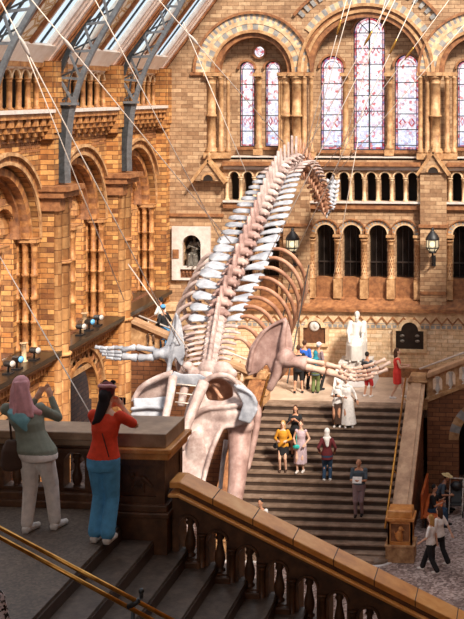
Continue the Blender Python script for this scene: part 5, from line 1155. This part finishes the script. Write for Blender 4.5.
# --- right foreground floor
def straw(root, bld, q):
    A = q['A']; t = MB(); t.ell(A(0, 0, .07), (.1, .105, .085), rot=q['rot']); t.ell(A(0, .0, .06), (.2, .21, .018), 20, 6, q['rot']); bld(t, 'straw_hat', 'straw', .012, 2)
    t = MB(); t.ell(A(0, 0, .07), (.104, .109, .03), rot=q['rot']); bld(t, 'hat_band', 'blackC', None)
sit = dict(hip=(0, 0, .52), feet=((-.12, .48, 0), (.14, .42, 0)), kneepole=(0, .6, .8))
person('person in a straw hat and grey shirt bending forward on the orange bench', (bx+.25, by+.75, 0), -PI/2, 1.72, hands=((-.15, .55, .55), (.2, .5, .6)), lean=(0, .3), head=(0, .5), hair=('short', 'hairB'), top=('slateC', .5, 0), bot=('trousers', 'blackC'), shoe='blackC', extras=straw, **sit)
person('dark-haired person in a black top sitting at the near end of the orange bench', (bx+.25, by-.6, 0), -PI/2-.1, 1.68, hands=((-.1, .35, .85), (.15, .35, .8)), lean=(0, .06), hair=('short', 'hairK'), top=('blackC', .5, 0), bot=('trousers', 'denimD'), shoe='blackC', extras=phone, **sit)
a = atZ(431, 572, 0)
person('girl with long blonde hair in a white T-shirt and black trousers walking left', (a.x, a.y, 0), radians(75), 1.66, ((-.08, -.22, 0), (.08, .3, 0)), ((-.22, .25, .95), (.25, -.1, .85)), hair=('long', 'hairG'), top=('white', .5, 0), bot=('wide', 'blackC'), shoe='white', female=True, skin='skinL')
a = atZ(439, 567, 0)
person('girl with brown hair in a white T-shirt behind the blonde girl walking left', (a.x, a.y+.2, 0), radians(60), 1.7, ((-.08, .2, 0), (.08, -.25, 0)), ((-.2, .1, .85), (.3, -.25, .85)), hair=('long', 'hairB'), top=('white', .5, 0), bot=('wide', 'blackC'), shoe='white', female=True, skin='skinL')
# --- statues
base = atZ(354, 386, LZ); bx_, by_ = atY(357, 0, 44.9).x, 44.9
root = thing('statue_plinth', 'white tapered block on the landing under the marble statue', 'plinth', (bx_, by_, LZ))
m_ = MB(); m_.box((bx_-.8, by_-.75, LZ), (bx_+.75, by_+.7, LZ+.72), .1); put(m_.build('block', 'plinthW', bev=.02), root)
m_ = MB(); m_.box((bx_-.62, by_-.6, LZ+.72), (bx_+.58, by_+.55, LZ+.9)); put(m_.build('upper_step', 'marble', bev=.02), root)
def beard(root, bld, q):
    A, sp, fw, side = q['A'], q['sp'], q['fw'], q['side']
    t = MB(); t.cap(A(0, .06, -.07), A(0, .05, -.2), .06, .04); t.ell(A(0, .09, -.05), (.045, .03, .03)); bld(t, 'beard', 'marble', .012, 2)
    t = MB(); t.loft([(q['H']+V((0, .26, -.56)), .3, .34), (q['H']+V((0, .22, -.1)), .29, .38), (q['H']+V((0, .15, .08)), .27, .28), (sp(.1), .25, .18), (sp(.3), .23, .15), (sp(.47), .22, .13), (sp(.52), .1, .08)], 24, .05, 6)
    for s_ in (-1, 1): t.cap(q['shL' if s_ < 0 else 'shR'], q['eL' if s_ < 0 else 'eR'], .09, .085)
    bld(t, 'coat', 'marble', .016, 2)
    t = MB(); t.box((-.27, -.32, 0), (.27, .12, .5)); t.box((-.27, -.36, 0), (.27, -.26, 1.05), .02); bld(t, 'chair', 'marble', .02, 2)
sd = dict(sit); sd['hip'] = (0, 0, .6)
person('white marble statue of a seated bearded man in a coat on the landing', (bx_, by_+.05, LZ+.9), PI, 2.12, hands=((-.2, .36, .66), (.2, .34, .68)), head=(0, .15), hair=('short', 'x'), top=('x', 1, 0), bot=('trousers', 'x'), shoe='x', statue='marble', extras=beard, name='marble_statue', cat='statue', wide=1.1, **sd)
nx = ex(192.5)
def robe(root, bld, q):
    t = MB(); t.loft([(V((0, .2, .02)), .32, .3), (V((0, .15, .45)), .26, .26), (q['sp'](.05), .2, .16)], 20, .06, 6); t.cap(q['wL'], q['wR']+V((0, .05, .1)), .03, .03); bld(t, 'robe', 'bronze', .016, 2)
person('dark bronze statue of a seated figure inside the pale wall niche', (nx, YE+.3, ez(268)), PI, 1.5, hands=((-.25, .3, .75), (.2, .25, .8)), hair=('short', 'x'), top=('x', 1, 0), bot=('trousers', 'x'), shoe='x', statue='bronze', extras=robe, name='bronze_statue', cat='statue', **sit)
# ================================================================ LIGHT AND CAMERA
w = bpy.data.worlds.new('sky'); SC.world = w; w.use_nodes = True
bg = w.node_tree.nodes['Background']; bg.inputs[0].default_value = (.93, .95, 1.0, 1); bg.inputs[1].default_value = 1.05
def lamp(kind, name, loc, rot, e, c, **k):
    l = bpy.data.lights.new(name, kind); l.energy = e; l.color = c
    for a, b in k.items(): setattr(l, a, b)
    o = bpy.data.objects.new(name, l); COL.objects.link(o); o.location = loc; o.rotation_euler = rot; return o
d = V((-.52, .62, -.72)).normalized()
s_ = lamp('SUN', 'sun', (0, 0, 30), (0, 0, 0), 6.0, (1, .9, .78), angle=radians(9)); s_.rotation_euler = d.to_track_quat('-Z', 'Y').to_euler()
sw = lamp('AREA', 'south_daylight_fill', (-5, .5, 15.4), (radians(74), 0, 0), 150, (1, .95, .9), shape='RECTANGLE', size=7, size_y=2.5)  # added fill for the foreground, as daylight from unseen windows behind the camera
cd = bpy.data.cameras.new('camera'); cam = bpy.data.objects.new('camera', cd); COL.objects.link(cam); SC.camera = cam
cam.location = (0, 0, CZ); cam.rotation_euler = (radians(90), 0, TH)
cd.sensor_fit = 'HORIZONTAL'; cd.sensor_width = 36; cd.lens = 36*FO/464
cd.shift_x = (232-PX)/464; cd.shift_y = -(309.5-PY)/464; cd.clip_end = 300
vs_ = SC.view_settings; vs_.view_transform = 'Standard'; vs_.look = 'None'; vs_.gamma = 1; vs_.exposure = .38; vs_.use_curve_mapping = False
